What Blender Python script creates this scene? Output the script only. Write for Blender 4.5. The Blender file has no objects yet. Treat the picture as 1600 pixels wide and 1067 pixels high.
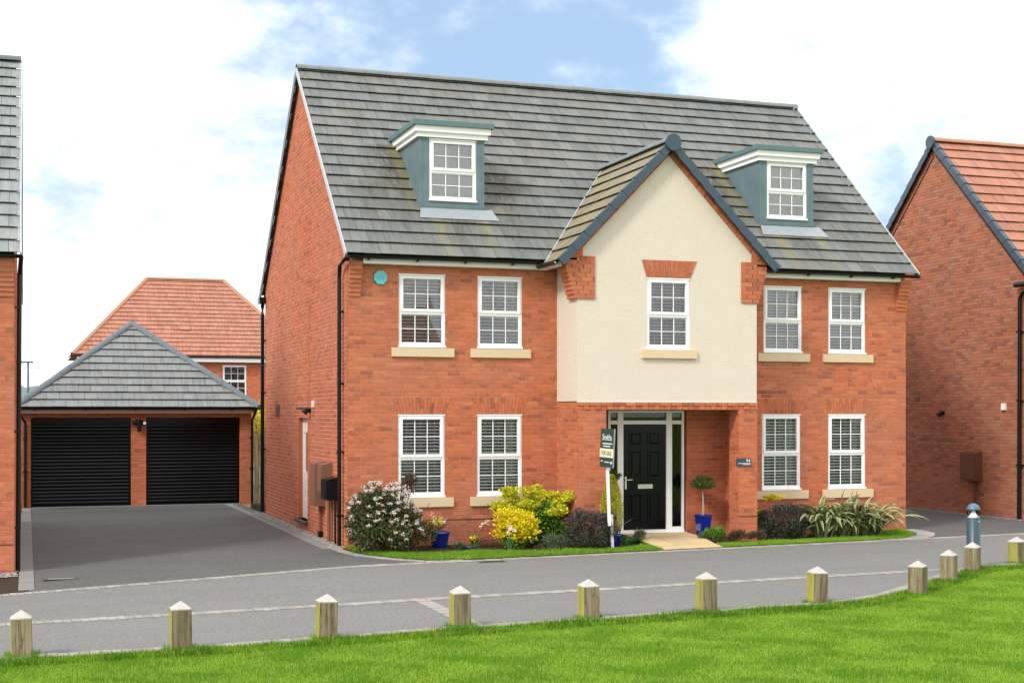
import bpy, math, random
import numpy as np
from mathutils import Vector, Matrix

random.seed(7); rng = np.random.default_rng(11)
SC = bpy.context.scene
COL = SC.collection
R = math.radians

# ------------------------------------------------------------------ camera
TH = math.atan(760 / 2200.)
CAMP = (-5.2513, -23.895, 2.3637)
cam_d = bpy.data.cameras.new('camera'); cam = bpy.data.objects.new('camera', cam_d); COL.objects.link(cam)
cam.location = CAMP; cam.rotation_euler = (R(90), 0, -TH)
cam_d.sensor_width = 36; cam_d.lens = 49.5; cam_d.shift_y = 109.5 / 1600; cam_d.clip_end = 3000; cam_d.clip_start = .1
SC.camera = cam
Fv = (math.sin(TH), math.cos(TH)); Rv = (math.cos(TH), -math.sin(TH))
def pixdir(px, py):
    u = (px - 800) / 2200.; w = -(py - 643) / 2200.
    return Vector((Fv[0] + u * Rv[0], Fv[1] + u * Rv[1], w)).normalized()

# ------------------------------------------------------------------ sky, sun, exposure
SC.view_settings.view_transform = 'Standard'; SC.view_settings.look = 'None'
SC.view_settings.exposure = 0.72; SC.view_settings.gamma = 1; SC.view_settings.use_curve_mapping = False
sunv = Vector((-.90, -.55, .88)).normalized()
world = bpy.data.worlds.new('World'); SC.world = world; world.use_nodes = True
def build_world():
    nt = world.node_tree; nt.nodes.clear(); N = nt.nodes.new; L = nt.links.new
    out = N('ShaderNodeOutputWorld')
    sky = N('ShaderNodeTexSky'); sky.sky_type = 'NISHITA'; sky.sun_disc = False
    sky.sun_elevation = math.asin(sunv.z); sky.sun_rotation = math.atan2(sunv.x, sunv.y)
    sky.air_density = 1.0; sky.dust_density = 2.0; sky.ozone_density = 1.0
    b1 = N('ShaderNodeBackground'); b1.inputs[1].default_value = .115
    hs = N('ShaderNodeMixRGB'); hs.inputs[0].default_value = .72; hs.inputs[2].default_value = (2.5, 3.55, 4.95, 1)
    L(sky.outputs[0], hs.inputs[1]); L(hs.outputs[0], b1.inputs[0])
    b2 = N('ShaderNodeBackground'); b2.inputs[1].default_value = 1.08
    tc = N('ShaderNodeTexCoord')
    mp = N('ShaderNodeMapping'); mp.inputs['Scale'].default_value = (1, 1, 1.9); L(tc.outputs['Generated'], mp.inputs[0])
    n1 = N('ShaderNodeTexNoise'); n1.inputs['Scale'].default_value = 3.2; n1.inputs['Detail'].default_value = 9; n1.inputs['Roughness'].default_value = .62; n1.inputs['Distortion'].default_value = .35
    L(mp.outputs[0], n1.inputs['Vector'])
    n2 = N('ShaderNodeTexNoise'); n2.inputs['Scale'].default_value = 14; n2.inputs['Detail'].default_value = 8; n2.inputs['Roughness'].default_value = .6
    L(mp.outputs[0], n2.inputs['Vector'])
    cl = ramp(nt, n2.outputs[0], [(.36, (.76, .79, .83)), (.52, (.985, .99, 1))]); L(cl, b2.inputs[0])
    # cloud cover = bias + noise; openings of blue between the banks
    acc = None
    for (px, py, rad, amt) in [(640, 85, .13, 1.15), (470, 160, .13, 1.12), (820, 60, .12, 1.2), (970, 95, .09, 1.15), (1050, 30, .07, 1.1), (560, 20, .09, 1.0), (730, 10, .08, 1.0), (400, 230, .09, .85),
                               (190, 235, .12, .62), (110, 200, .08, .5), (300, 290, .10, .62), (1380, 260, .12, .72), (385, 120, .10, .9), (1240, 20, .08, .85), (1160, 60, .06, .8), (220, 90, .12, .35), (1500, 380, .08, .5)]:
        d = pixdir(px, py)
        vm = N('ShaderNodeVectorMath'); vm.operation = 'DISTANCE'; L(tc.outputs['Generated'], vm.inputs[0]); vm.inputs[1].default_value = d
        mr = N('ShaderNodeMapRange'); mr.interpolation_type = 'SMOOTHSTEP'; L(vm.outputs['Value'], mr.inputs[0])
        mr.inputs[1].default_value = 0; mr.inputs[2].default_value = rad * 1.7; mr.inputs[3].default_value = amt; mr.inputs[4].default_value = 0
        if acc is None: acc = mr.outputs[0]
        else:
            ad = N('ShaderNodeMath'); ad.operation = 'MAXIMUM'; L(acc, ad.inputs[0]); L(mr.outputs[0], ad.inputs[1]); acc = ad.outputs[0]
    m1 = N('ShaderNodeMath'); m1.operation = 'MULTIPLY_ADD'; L(n1.outputs[0], m1.inputs[0]); m1.inputs[1].default_value = 2.5; m1.inputs[2].default_value = -.33
    m2 = N('ShaderNodeMath'); m2.operation = 'MULTIPLY_ADD'; L(n2.outputs[0], m2.inputs[0]); m2.inputs[1].default_value = 1.2; m2.use_clamp = False; L(m1.outputs[0], m2.inputs[2])
    sub = N('ShaderNodeMath'); sub.operation = 'SUBTRACT'; L(m2.outputs[0], sub.inputs[0]); L(acc, sub.inputs[1])
    cr = N('ShaderNodeMapRange'); cr.interpolation_type = 'SMOOTHSTEP'; L(sub.outputs[0], cr.inputs[0])
    cr.inputs[1].default_value = .25; cr.inputs[2].default_value = 1.45; cr.inputs[3].default_value = 0; cr.inputs[4].default_value = 1
    # below the horizon: plain
    mx = N('ShaderNodeMixShader'); L(cr.outputs[0], mx.inputs[0]); L(b1.outputs[0], mx.inputs[1]); L(b2.outputs[0], mx.inputs[2])
    L(mx.outputs[0], out.inputs[0])
sun_d = bpy.data.lights.new('sun', 'SUN'); sun_d.energy = 1.7; sun_d.angle = R(11); sun_d.color = (1, .95, .88)
sun = bpy.data.objects.new('sun', sun_d); COL.objects.link(sun); sun.location = (-20, -20, 30)
sun.rotation_euler = sunv.to_track_quat('Z', 'Y').to_euler()

# ------------------------------------------------------------------ helpers
def sstep(a, b, t):
    t = np.clip((t - a) / (b - a), 0, 1); return t * t * (3 - 2 * t)
def gh(x, y):           # ground height: the verge beside the left house lies a little lower
    return float(-.15 * np.clip((-.45 - x) / 4.8, 0, 1.3) * sstep(-8, -3.2, y) * (1 - sstep(2, 9, y)))
WORG = {}
def wo(p): return WORG[p.name] if p is not None else Vector((0, 0, 0))
def tag(o, label=None, cat=None, group=None, kind=None):
    if label: o['label'] = label
    if cat: o['category'] = cat
    if group: o['group'] = group
    if kind: o['kind'] = kind
    return o
def thing(name, loc, label, cat, group=None):
    o = bpy.data.objects.new(name, None); COL.objects.link(o); o.location = loc; WORG[o.name] = Vector(loc)
    o.empty_display_size = .2
    return tag(o, label, cat, group)
def link(name, me, loc, parent=None, rot=None):
    o = bpy.data.objects.new(name, me); COL.objects.link(o)
    loc = Vector(loc)
    if parent is not None: o.parent = parent
    o.location = loc - wo(parent); WORG[o.name] = loc
    if rot is not None: o.rotation_euler = rot
    return o
class MB:
    def __init__(s): s.v = []; s.f = []; s.a = []; s.mi = []; s.cm = 0
    def face(s, pts, a=0.):
        n = len(s.v); s.v += [tuple(p) for p in pts]; s.f.append(tuple(range(n, n + len(pts)))); s.a.append(a); s.mi.append(s.cm)
    def poly(s, vs, fs, a=0.):
        n = len(s.v); s.v += [tuple(p) for p in vs]
        for f in fs: s.f.append(tuple(n + i for i in f)); s.a.append(a); s.mi.append(s.cm)
    def box(s, x0, x1, y0, y1, z0, z1, a=0.):
        v = [(x0, y0, z0), (x1, y0, z0), (x1, y1, z0), (x0, y1, z0), (x0, y0, z1), (x1, y0, z1), (x1, y1, z1), (x0, y1, z1)]
        s.poly(v, [(0, 3, 2, 1), (4, 5, 6, 7), (0, 1, 5, 4), (1, 2, 6, 5), (2, 3, 7, 6), (3, 0, 4, 7)], a)
    def obox(s, c, ax, ay, az, hx, hy, hz, a=0.):
        c = Vector(c); v = []
        for k in (-1, 1):
            for (i, j) in ((-1, -1), (1, -1), (1, 1), (-1, 1)): v.append(c + ax * hx * i + ay * hy * j + az * hz * k)
        s.poly(v, [(0, 3, 2, 1), (4, 5, 6, 7), (0, 1, 5, 4), (1, 2, 6, 5), (2, 3, 7, 6), (3, 0, 4, 7)], a)
    def tube(s, path, r, n=8, cap=True, a=0., r2=None):
        path = [Vector(p) for p in path]; rings = []
        for i, p in enumerate(path):
            d = (path[min(i + 1, len(path) - 1)] - path[max(i - 1, 0)]).normalized()
            up = Vector((0, 0, 1)) if abs(d.z) < .9 else Vector((0, 1, 0))
            u = d.cross(up).normalized(); w = d.cross(u)
            rr = r if r2 is None else r + (r2 - r) * i / (len(path) - 1)
            rings.append([p + (u * math.cos(2 * math.pi * k / n) + w * math.sin(2 * math.pi * k / n)) * rr for k in range(n)])
        vs = [q for rg in rings for q in rg]; fs = []
        for i in range(len(path) - 1):
            for k in range(n): fs.append((i * n + k, i * n + (k + 1) % n, (i + 1) * n + (k + 1) % n, (i + 1) * n + k))
        if cap: fs.append(tuple(range(n))); fs.append(tuple(range((len(path) - 1) * n, len(path) * n)))
        s.poly(vs, fs, a)
    def lathe(s, prof, cx, cy, n=20, a=0.):
        vs = []; fs = []
        for (r, z) in prof:
            for k in range(n): vs.append((cx + r * math.cos(2 * math.pi * k / n), cy + r * math.sin(2 * math.pi * k / n), z))
        for i in range(len(prof) - 1):
            for k in range(n): fs.append((i * n + k, i * n + (k + 1) % n, (i + 1) * n + (k + 1) % n, (i + 1) * n + k))
        s.poly(vs, fs, a)
    def prism(s, prof, p0, p1, u, w, a=0.):   # profile (a,b) in axes u,w swept from p0 to p1
        p0 = Vector(p0); p1 = Vector(p1); n = len(prof)
        vs = [p0 + u * q[0] + w * q[1] for q in prof] + [p1 + u * q[0] + w * q[1] for q in prof]
        fs = [(i, (i + 1) % n, n + (i + 1) % n, n + i) for i in range(n)] + [tuple(range(n)), tuple(range(n, 2 * n))]
        s.poly(vs, fs, a)
    def build(s, name, mats, parent=None, smooth=False, org=None, kind=None, label=None, fixn=False):
        if not s.v: return None
        if org is None:
            a = np.array(s.v); org = Vector(((a[:, 0].min() + a[:, 0].max()) / 2, (a[:, 1].min() + a[:, 1].max()) / 2, a[:, 2].min()))
        org = Vector(org)
        me = bpy.data.meshes.new(name)
        me.from_pydata([(p[0] - org.x, p[1] - org.y, p[2] - org.z) for p in s.v], [], s.f)
        if not isinstance(mats, (list, tuple)): mats = [mats]
        for m in mats: me.materials.append(m)
        at = me.attributes.new('rnd', 'FLOAT', 'FACE'); at.data.foreach_set('value', np.array(s.a, dtype=np.float32))
        if any(s.mi): me.polygons.foreach_set('material_index', s.mi)
        if smooth: me.polygons.foreach_set('use_smooth', [True] * len(s.f))
        if fixn:
            import bmesh
            bm = bmesh.new(); bm.from_mesh(me); bmesh.ops.recalc_face_normals(bm, faces=bm.faces); bm.to_mesh(me); bm.free()
        me.update()
        o = link(name, me, org, parent)
        return tag(o, label=label, kind=kind)

# -------- 2D convex polygon tools
def clip_half(poly, a, b, inside=True):  # keep left of a->b
    out = []; n = len(poly)
    def d(p): return ((b[0] - a[0]) * (p[1] - a[1]) - (b[1] - a[1]) * (p[0] - a[0])) * (1 if inside else -1)
    for i in range(n):
        p, q = poly[i], poly[(i + 1) % n]; dp, dq = d(p), d(q)
        if dp >= -1e-9: out.append(p)
        if (dp > 1e-9 and dq < -1e-9) or (dp < -1e-9 and dq > 1e-9):
            t = dp / (dp - dq); out.append((p[0] + (q[0] - p[0]) * t, p[1] + (q[1] - p[1]) * t))
    return out
def area(p): return .5 * sum(p[i][0] * p[(i + 1) % len(p)][1] - p[(i + 1) % len(p)][0] * p[i][1] for i in range(len(p)))
def clip_poly(poly, conv):
    for i in range(len(conv)):
        poly = clip_half(poly, conv[i], conv[(i + 1) % len(conv)])
        if len(poly) < 3: return []
    return poly
def bb(p): xs = [q[0] for q in p]; ys = [q[1] for q in p]; return min(xs), max(xs), min(ys), max(ys)
def subtract(polys, hole):
    hb = bb(hole); out = []
    for p in polys:
        b = bb(p)
        if b[1] <= hb[0] + 1e-6 or b[0] >= hb[1] - 1e-6 or b[3] <= hb[2] + 1e-6 or b[2] >= hb[3] - 1e-6: out.append(p); continue
        rest = p
        for i in range(len(hole)):
            o = clip_half(rest, hole[i], hole[(i + 1) % len(hole)], False)
            if len(o) >= 3 and area(o) > 1e-6: out.append(o)
            rest = clip_half(rest, hole[i], hole[(i + 1) % len(hole)])
            if len(rest) < 3: break
    return out
def rect(x0, x1, y0, y1): return [(x0, y0), (x1, y0), (x1, y1), (x0, y1)]
def in_poly(x, y, P):
    ins = np.zeros(x.shape, bool); n = len(P)
    for i in range(n):
        x0, y0 = P[i]; x1, y1 = P[(i + 1) % n]
        c = ((y0 > y) != (y1 > y)) & (x < (x1 - x0) * (y - y0) / ((y1 - y0) if y1 != y0 else 1e-9) + x0)
        ins ^= c
    return ins

# ------------------------------------------------------------------ materials
def newmat(name):
    m = bpy.data.materials.new(name); m.use_nodes = True; nt = m.node_tree
    b = nt.nodes['Principled BSDF']; return m, nt, b
def ramp(nt, fac, stops):
    r = nt.nodes.new('ShaderNodeValToRGB'); e = r.color_ramp.elements
    while len(e) < len(stops): e.new(.5)
    for i, (p, c) in enumerate(stops): e[i].position = p; e[i].color = (*c, 1)
    nt.links.new(fac, r.inputs[0]); return r.outputs[0]
build_world()
def noise(nt, scale, detail=4, rough=.55, vec=None, sc=None):
    n = nt.nodes.new('ShaderNodeTexNoise'); n.inputs['Scale'].default_value = scale; n.inputs['Detail'].default_value = detail; n.inputs['Roughness'].default_value = rough
    if vec is not None:
        if sc:
            mp = nt.nodes.new('ShaderNodeMapping'); mp.inputs['Scale'].default_value = sc; nt.links.new(vec, mp.inputs[0]); vec = mp.outputs[0]
        nt.links.new(vec, n.inputs['Vector'])
    return n.outputs[0]
def wpos(nt): return nt.nodes.new('ShaderNodeNewGeometry').outputs['Position']
def mixc(nt, fac, a, b, mode='MIX'):
    m = nt.nodes.new('ShaderNodeMixRGB'); m.blend_type = mode
    for i, x in ((0, fac), (1, a), (2, b)):
        if isinstance(x, (int, float)): m.inputs[i].default_value = x
        elif isinstance(x, tuple): m.inputs[i].default_value = (*x, 1)
        else: nt.links.new(x, m.inputs[i])
    return m.outputs[0]
def mathn(nt, op, a, b=0., clamp=False):
    m = nt.nodes.new('ShaderNodeMath'); m.operation = op; m.use_clamp = clamp
    for i, x in ((0, a), (1, b)):
        if isinstance(x, (int, float)): m.inputs[i].default_value = x
        else: nt.links.new(x, m.inputs[i])
    return m.outputs[0]
def bump(nt, b, h, strength=.3, dist=.01):
    n = nt.nodes.new('ShaderNodeBump'); n.inputs['Strength'].default_value = strength; n.inputs['Distance'].default_value = dist
    nt.links.new(h, n.inputs['Height']); nt.links.new(n.outputs[0], b.inputs['Normal'])
def rnd(nt):   # random per piece: face attribute + random per object
    at = nt.nodes.new('ShaderNodeAttribute'); at.attribute_name = 'rnd'
    oi = nt.nodes.new('ShaderNodeObjectInfo')
    return mathn(nt, 'FRACT', mathn(nt, 'ADD', at.outputs['Fac'], oi.outputs['Random']))
def flat(name, c, rough=.6, spec=.5, metal=0., var=.0, vs=30, bmp=0.):
    m, nt, b = newmat(name); b.inputs['Roughness'].default_value = rough; b.inputs['Metallic'].default_value = metal
    b.inputs['Specular IOR Level'].default_value = spec
    if var:
        n = noise(nt, vs, 5, .6, wpos(nt))
        col = mixc(nt, n, tuple(x * (1 - var) for x in c), tuple(min(1, x * (1 + var)) for x in c)); nt.links.new(col, b.inputs['Base Color'])
        if bmp: bump(nt, b, n, bmp, .01)
    else: b.inputs['Base Color'].default_value = (*c, 1)
    return m
def brick_mat(name, stops, dark=(.10, .055, .04), darkamt=.5, dull=1.0):
    m, nt, b = newmat(name); b.inputs['Roughness'].default_value = .85; b.inputs['Specular IOR Level'].default_value = .25
    p = wpos(nt); r = rnd(nt)
    col = ramp(nt, r, stops)
    fine = noise(nt, 55, 5, .7, p)
    col = mixc(nt, .55, col, ramp(nt, fine, [(.3, (.55, .5, .5)), (.7, (1.25, 1.2, 1.2))]), 'MULTIPLY')
    sp = noise(nt, 14, 6, .8, p, (1, 1, 2)); col = mixc(nt, .6, col, ramp(nt, sp, [(.32, (.62, .60, .60)), (.5, (1, 1, 1)), (.7, (1.16, 1.18, 1.2))]), 'MULTIPLY')
    sm = noise(nt, 9, 4, .6, p)      # dark smears on a few bricks
    r2 = mathn(nt, 'FRACT', mathn(nt, 'MULTIPLY', r, 37.17))
    msk = mathn(nt, 'MULTIPLY', mathn(nt, 'GREATER_THAN', r2, .86), ramp(nt, sm, [(.42, (0, 0, 0)), (.6, (1, 1, 1))]))
    col = mixc(nt, mathn(nt, 'MULTIPLY', msk, darkamt), col, dark)
    big = noise(nt, .8, 3, .5, p)
    col = mixc(nt, ramp(nt, big, [(.35, (0, 0, 0)), (.75, (.35, .35, .35))]), col, (.36, .19, .13))
    nt.links.new(col, b.inputs['Base Color']); bump(nt, b, fine, .25, .006)
    return m
BR = lambda k=1: [(0, (.36 * k, .102 * k, .052 * k)), (.08, (.50 * k, .138 * k, .062 * k)), (.5, (.555 * k, .158 * k, .067 * k)), (.92, (.60 * k, .178 * k, .076 * k)), (1, (.63 * k, .215 * k, .100 * k))]
M = {}
M['brick'] = brick_mat('orange_red_brick', BR(.97))
M['brick_r'] = brick_mat('brown_red_brick', [(0, (.24, .095, .06)), (.15, (.35, .13, .072)), (.5, (.41, .15, .08)), (.85, (.46, .17, .09)), (1, (.38, .20, .135))], darkamt=.6)
M['mortar'] = flat('mortar', (.55, .32, .22), .95, .1, var=.12, vs=40)
M['mortar_s'] = flat('pale_mortar', (.74, .55, .44), .95, .1, var=.2, vs=30)
M['mortar_r'] = flat('grey_mortar', (.34, .24, .18), .95, .1, var=.12, vs=40)
M['brick_soot'] = flat('brick_plain', (.44, .135, .065), .9, .2, var=.2, vs=12)
def tile_mat(name, c0, c1, c2, moss=.25, stains=(), yellow=0.):
    m, nt, b = newmat(name); b.inputs['Roughness'].default_value = .7; b.inputs['Specular IOR Level'].default_value = .35
    p = wpos(nt); r = rnd(nt)
    col = ramp(nt, r, [(0, c0), (.5, c1), (1, c2)])
    n = noise(nt, 26, 6, .65, p, (1, 1, .45))
    col = mixc(nt, .6, col, ramp(nt, n, [(.3, (.7, .7, .7)), (.7, (1.2, 1.2, 1.2))]), 'MULTIPLY')
    stv = noise(nt, 1.0, 6, .75, p, (9, 1.1, 1.1)); col = mixc(nt, .8, col, ramp(nt, stv, [(.34, (.66, .64, .60)), (.5, (1, 1, 1)), (.68, (1.14, 1.14, 1.13))]), 'MULTIPLY')
    big = noise(nt, 1.1, 5, .6, p)
    col = mixc(nt, mathn(nt, 'MULTIPLY', ramp(nt, big, [(.45, (0, 0, 0)), (.7, (1, 1, 1))]), moss), col, (.20, .17, .12))
    if yellow:
        yn = noise(nt, 3.5, 4, .6, p)
        col = mixc(nt, mathn(nt, 'MULTIPLY', ramp(nt, yn, [(.38, (.35, .35, .35)), (.7, (1, 1, 1))]), yellow), col, (.36, .28, .13))
    # lichen spots
    v = nt.nodes.new('ShaderNodeTexNoise'); v.inputs['Scale'].default_value = 2.3; v.inputs['Detail'].default_value = 9; v.inputs['Roughness'].default_value = .75; nt.links.new(p, v.inputs['Vector'])
    col = mixc(nt, mathn(nt, 'MULTIPLY', ramp(nt, v.outputs[0], [(.64, (0, 0, 0)), (.70, (1, 1, 1))]), .55), col, (.42, .34, .08))
    sx = nt.nodes.new('ShaderNodeSeparateXYZ'); nt.links.new(p, sx.inputs[0])
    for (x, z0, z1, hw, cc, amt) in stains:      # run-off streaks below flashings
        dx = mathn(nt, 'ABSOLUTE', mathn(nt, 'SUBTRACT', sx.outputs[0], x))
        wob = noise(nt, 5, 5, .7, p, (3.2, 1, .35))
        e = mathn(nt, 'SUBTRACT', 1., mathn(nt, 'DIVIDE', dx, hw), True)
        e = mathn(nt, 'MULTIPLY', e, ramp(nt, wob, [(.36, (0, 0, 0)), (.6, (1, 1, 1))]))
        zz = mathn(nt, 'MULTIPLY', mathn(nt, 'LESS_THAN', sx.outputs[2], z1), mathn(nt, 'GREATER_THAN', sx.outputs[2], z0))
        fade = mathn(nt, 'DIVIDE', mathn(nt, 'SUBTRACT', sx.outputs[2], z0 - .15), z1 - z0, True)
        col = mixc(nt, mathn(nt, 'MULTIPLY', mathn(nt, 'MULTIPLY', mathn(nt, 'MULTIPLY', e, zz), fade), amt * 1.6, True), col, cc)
    nt.links.new(col, b.inputs['Base Color']); bump(nt, b, n, .3, .006)
    return m
YL, DK = (.27, .24, .06), (.085, .075, .055)
M['tile'] = tile_mat('grey_roof_tile', (.132, .142, .139), (.152, .163, .159), (.175, .184, .178), .4,
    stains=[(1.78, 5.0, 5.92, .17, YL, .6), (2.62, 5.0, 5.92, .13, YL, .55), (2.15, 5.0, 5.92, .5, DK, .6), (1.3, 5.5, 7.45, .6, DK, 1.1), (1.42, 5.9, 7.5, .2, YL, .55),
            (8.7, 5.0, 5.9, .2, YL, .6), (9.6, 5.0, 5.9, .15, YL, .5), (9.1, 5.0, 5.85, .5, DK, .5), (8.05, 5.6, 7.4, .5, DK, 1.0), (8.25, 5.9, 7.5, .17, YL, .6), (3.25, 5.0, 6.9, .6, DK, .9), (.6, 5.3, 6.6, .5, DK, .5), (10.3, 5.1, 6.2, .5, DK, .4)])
M['tile_gable'] = tile_mat('mossy_roof_tile', (.15, .14, .105), (.18, .165, .125), (.21, .195, .145), .45, yellow=.5)
M['tile_l'] = tile_mat('blue_grey_roof_tile', (.21, .235, .24), (.225, .25, .252), (.245, .265, .262), .15)
M['tile_g'] = tile_mat('slate_grey_roof_tile', (.185, .203, .208), (.205, .222, .224), (.225, .236, .235), .2)
M['tile_red'] = tile_mat('terracotta_roof_tile', (.37, .155, .10), (.41, .175, .115), (.44, .195, .13), .12)
M['tile_dark'] = flat('roof_underlay', (.015, .014, .013), .9, .1)
M['ridge'] = flat('ridge_tile_grey', (.19, .205, .205), .7, .3, var=.2, vs=8)
M['ridge_red'] = flat('ridge_tile_red', (.42, .20, .13), .75, .3, var=.2, vs=8)
M['ridge_blue'] = flat('ridge_tile_slate', (.115, .14, .155), .6, .4, var=.15, vs=8)
M['verge'] = flat('verge_cap_slate_blue', (.038, .066, .095), .45, .5, var=.1, vs=6)
M['vergelite'] = flat('verge_strip_grey', (.42, .45, .47), .6, .4)
M['black'] = flat('black_plastic', (.004, .0045, .006), .28, .35)
M['brownpvc'] = flat('dark_brown_board', (.035, .022, .018), .4, .5)
M['white'] = flat('white_upvc', (.87, .87, .87), .35, .5)
M['white2'] = flat('white_board', (.76, .74, .72), .5, .4)
M['pinkboard'] = flat('faded_board', (.48, .38, .33), .6, .3)
M['teal'] = flat('teal_dormer_cladding', (.118, .178, .198), .5, .4, var=.34, vs=3)
M['teal_cap'] = flat('teal_dormer_capping', (.10, .175, .185), .5, .4, var=.25, vs=7)
M['lead'] = flat('lead_flashing', (.27, .30, .325), .5, .5, var=.3, vs=14)
M['sill'] = flat('buff_cast_stone', (.66, .515, .34), .85, .2, var=.08, vs=60, bmp=.15)
M['black_door'] = flat('black_door', (.0015, .0022, .0036), .2, .22)
M['steel'] = flat('chrome', (.6, .58, .52), .25, .5, metal=.9)
M['brownbox'] = flat('brown_meter_box', (.20, .095, .06), .6, .3)
M['brownbox_r'] = flat('rust_brown_meter_box', (.14, .05, .025), .55, .3)
M['bluepot'] = flat('cobalt_glaze', (.006, .018, .22), .12, .8, var=.3, vs=6)
M['soil'] = flat('dark_soil', (.055, .036, .024), .95, .1, var=.5, vs=20, bmp=.8)
M['wood_stem'] = flat('bark', (.20, .13, .085), .9, .1, var=.3, vs=30)
M['stem_pale'] = flat('pale_bark', (.42, .34, .24), .9, .1, var=.3, vs=30)
M['alarm'] = flat('turquoise_box', (.11, .50, .55), .4, .5)
M['slate_plaque'] = flat('slate_plaque', (.045, .055, .075), .5, .4)
M['lamp_teal'] = flat('lamp_blue_grey', (.022, .056, .08), .4, .5)
M['signgreen'] = flat('sign_dark_green', (.018, .06, .052), .4, .4)
M['signcream'] = flat('sign_cream', (.78, .74, .52), .5, .4)
M['text_white'] = flat('white_print', (.8, .82, .8), .5, .4)
M['text_dark'] = flat('black_print', (.02, .03, .03), .5, .4)
M['curtain'] = flat('curtain', (.62, .63, .60), .9, .1)
M['blind'] = flat('white_blind', (.9, .9, .9), .5, .3)
M['room'] = flat('room_wall', (.38, .37, .36), .95, .1)
def render_mat():
    m, nt, b = newmat('cream_render'); b.inputs['Roughness'].default_value = .92; b.inputs['Specular IOR Level'].default_value = .15
    p = wpos(nt); n = noise(nt, 46, 3, .6, p); n2 = noise(nt, 2, 5, .6, p)
    col = mixc(nt, n2, (.665, .585, .485), (.715, .64, .535)); col = mixc(nt, .25, col, ramp(nt, n, [(.35, (.8, .78, .74)), (.6, (1.05, 1.05, 1.05))]), 'MULTIPLY')
    nt.links.new(col, b.inputs['Base Color']); bump(nt, b, n, .75, .016); return m
M['render'] = render_mat()
def glass_mat(name='window_glass', ior=2.1, tint=(.95, .97, .98)):
    m = bpy.data.materials.new(name); m.use_nodes = True; nt = m.node_tree; nt.nodes.clear()
    o = nt.nodes.new('ShaderNodeOutputMaterial'); t = nt.nodes.new('ShaderNodeBsdfTransparent'); t.inputs[0].default_value = (*tint, 1)
    g = nt.nodes.new('ShaderNodeBsdfGlossy'); g.inputs['Roughness'].default_value = .01
    f = nt.nodes.new('ShaderNodeFresnel'); f.inputs[0].default_value = ior
    x = nt.nodes.new('ShaderNodeMixShader'); nt.links.new(f.outputs[0], x.inputs[0]); nt.links.new(t.outputs[0], x.inputs[1]); nt.links.new(g.outputs[0], x.inputs[2])
    nt.links.new(x.outputs[0], o.inputs[0]); return m
M['glass'] = glass_mat()
M['glass_low'] = glass_mat('ground_floor_glass', 1.62)
M['darkglass'] = glass_mat('obscure_glass', 1.6, (.25, .30, .30))
def asphalt(name, c, fade=(.30, .29, .28), amt=.35, tracks=0.):
    m, nt, b = newmat(name); b.inputs['Roughness'].default_value = .9; b.inputs['Specular IOR Level'].default_value = .3
    p = wpos(nt); n1 = noise(nt, 70, 5, .9, p); n2 = noise(nt, .9, 5, .6, p, (.5, 1.5, 1)); n3 = noise(nt, 60, 4, .8, p)
    col = mixc(nt, ramp(nt, n1, [(.35, (0, 0, 0)), (.68, (1, 1, 1))]), tuple(x * .55 for x in c), tuple(x * 1.5 for x in c))
    col = mixc(nt, mathn(nt, 'MULTIPLY', n2, amt), col, fade)
    n5 = noise(nt, 22, 6, .92, p, (1, .55, 1)); col = mixc(nt, .5, col, ramp(nt, n5, [(.36, (.45, .45, .45)), (.5, (1, 1, 1)), (.64, (1.5, 1.48, 1.45))]), 'MULTIPLY')
    vor = nt.nodes.new('ShaderNodeTexVoronoi'); vor.inputs['Scale'].default_value = 45; nt.links.new(p, vor.inputs['Vector'])
    spk = ramp(nt, vor.outputs['Distance'], [(.14, (1, 1, 1)), (.28, (0, 0, 0))])
    r = ramp(nt, n3, [(.5, (0, 0, 0)), (.56, (1, 1, 1))])
    col = mixc(nt, mathn(nt, 'MULTIPLY', mathn(nt, 'MULTIPLY', spk, r), .8), col, (.45, .43, .41))
    dk = noise(nt, 30, 5, .8, p, (.5, 1.5, 1)); col = mixc(nt, mathn(nt, 'MULTIPLY', ramp(nt, dk, [(.60, (0, 0, 0)), (.68, (1, 1, 1))]), .5), col, tuple(x * .35 for x in c))
    nt.links.new(col, b.inputs['Base Color']); bump(nt, b, n1, .5, .006); return m
M['road'] = asphalt('road_asphalt', (.150, .153, .150), (.25, .245, .23), .5)
M['drive'] = asphalt('driveway_asphalt', (.074, .079, .079), (.155, .148, .138), .6)
def block_mat(name, c, var=.25):
    m, nt, b = newmat(name); b.inputs['Roughness'].default_value = .9; p = wpos(nt); r = rnd(nt)
    col = ramp(nt, r, [(0, tuple(x * (1 - var) for x in c)), (1, tuple(x * (1 + var * .6) for x in c))])
    n = noise(nt, 40, 5, .7, p); col = mixc(nt, .5, col, ramp(nt, n, [(.3, (.75, .75, .75)), (.7, (1.15, 1.15, 1.15))]), 'MULTIPLY')
    g = noise(nt, 2.2, 5, .7, p); col = mixc(nt, mathn(nt, 'MULTIPLY', ramp(nt, g, [(.6, (0, 0, 0)), (.7, (1, 1, 1))]), .4), col, (.22, .24, .08))
    nt.links.new(col, b.inputs['Base Color']); bump(nt, b, n, .3, .005); return m
M['sett'] = block_mat('pale_paving_block', (.315, .29, .26))
M['sett_grey'] = block_mat('grey_paving_block', (.215, .215, .20), .15)
M['slab'] = block_mat('buff_paving_slab', (.60, .45, .24), .12)
M['gravel'] = block_mat('gravel_stone', (.30, .28, .25), .6)
M['gravel_d'] = block_mat('slate_chippings', (.20, .21, .22), .5)
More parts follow.
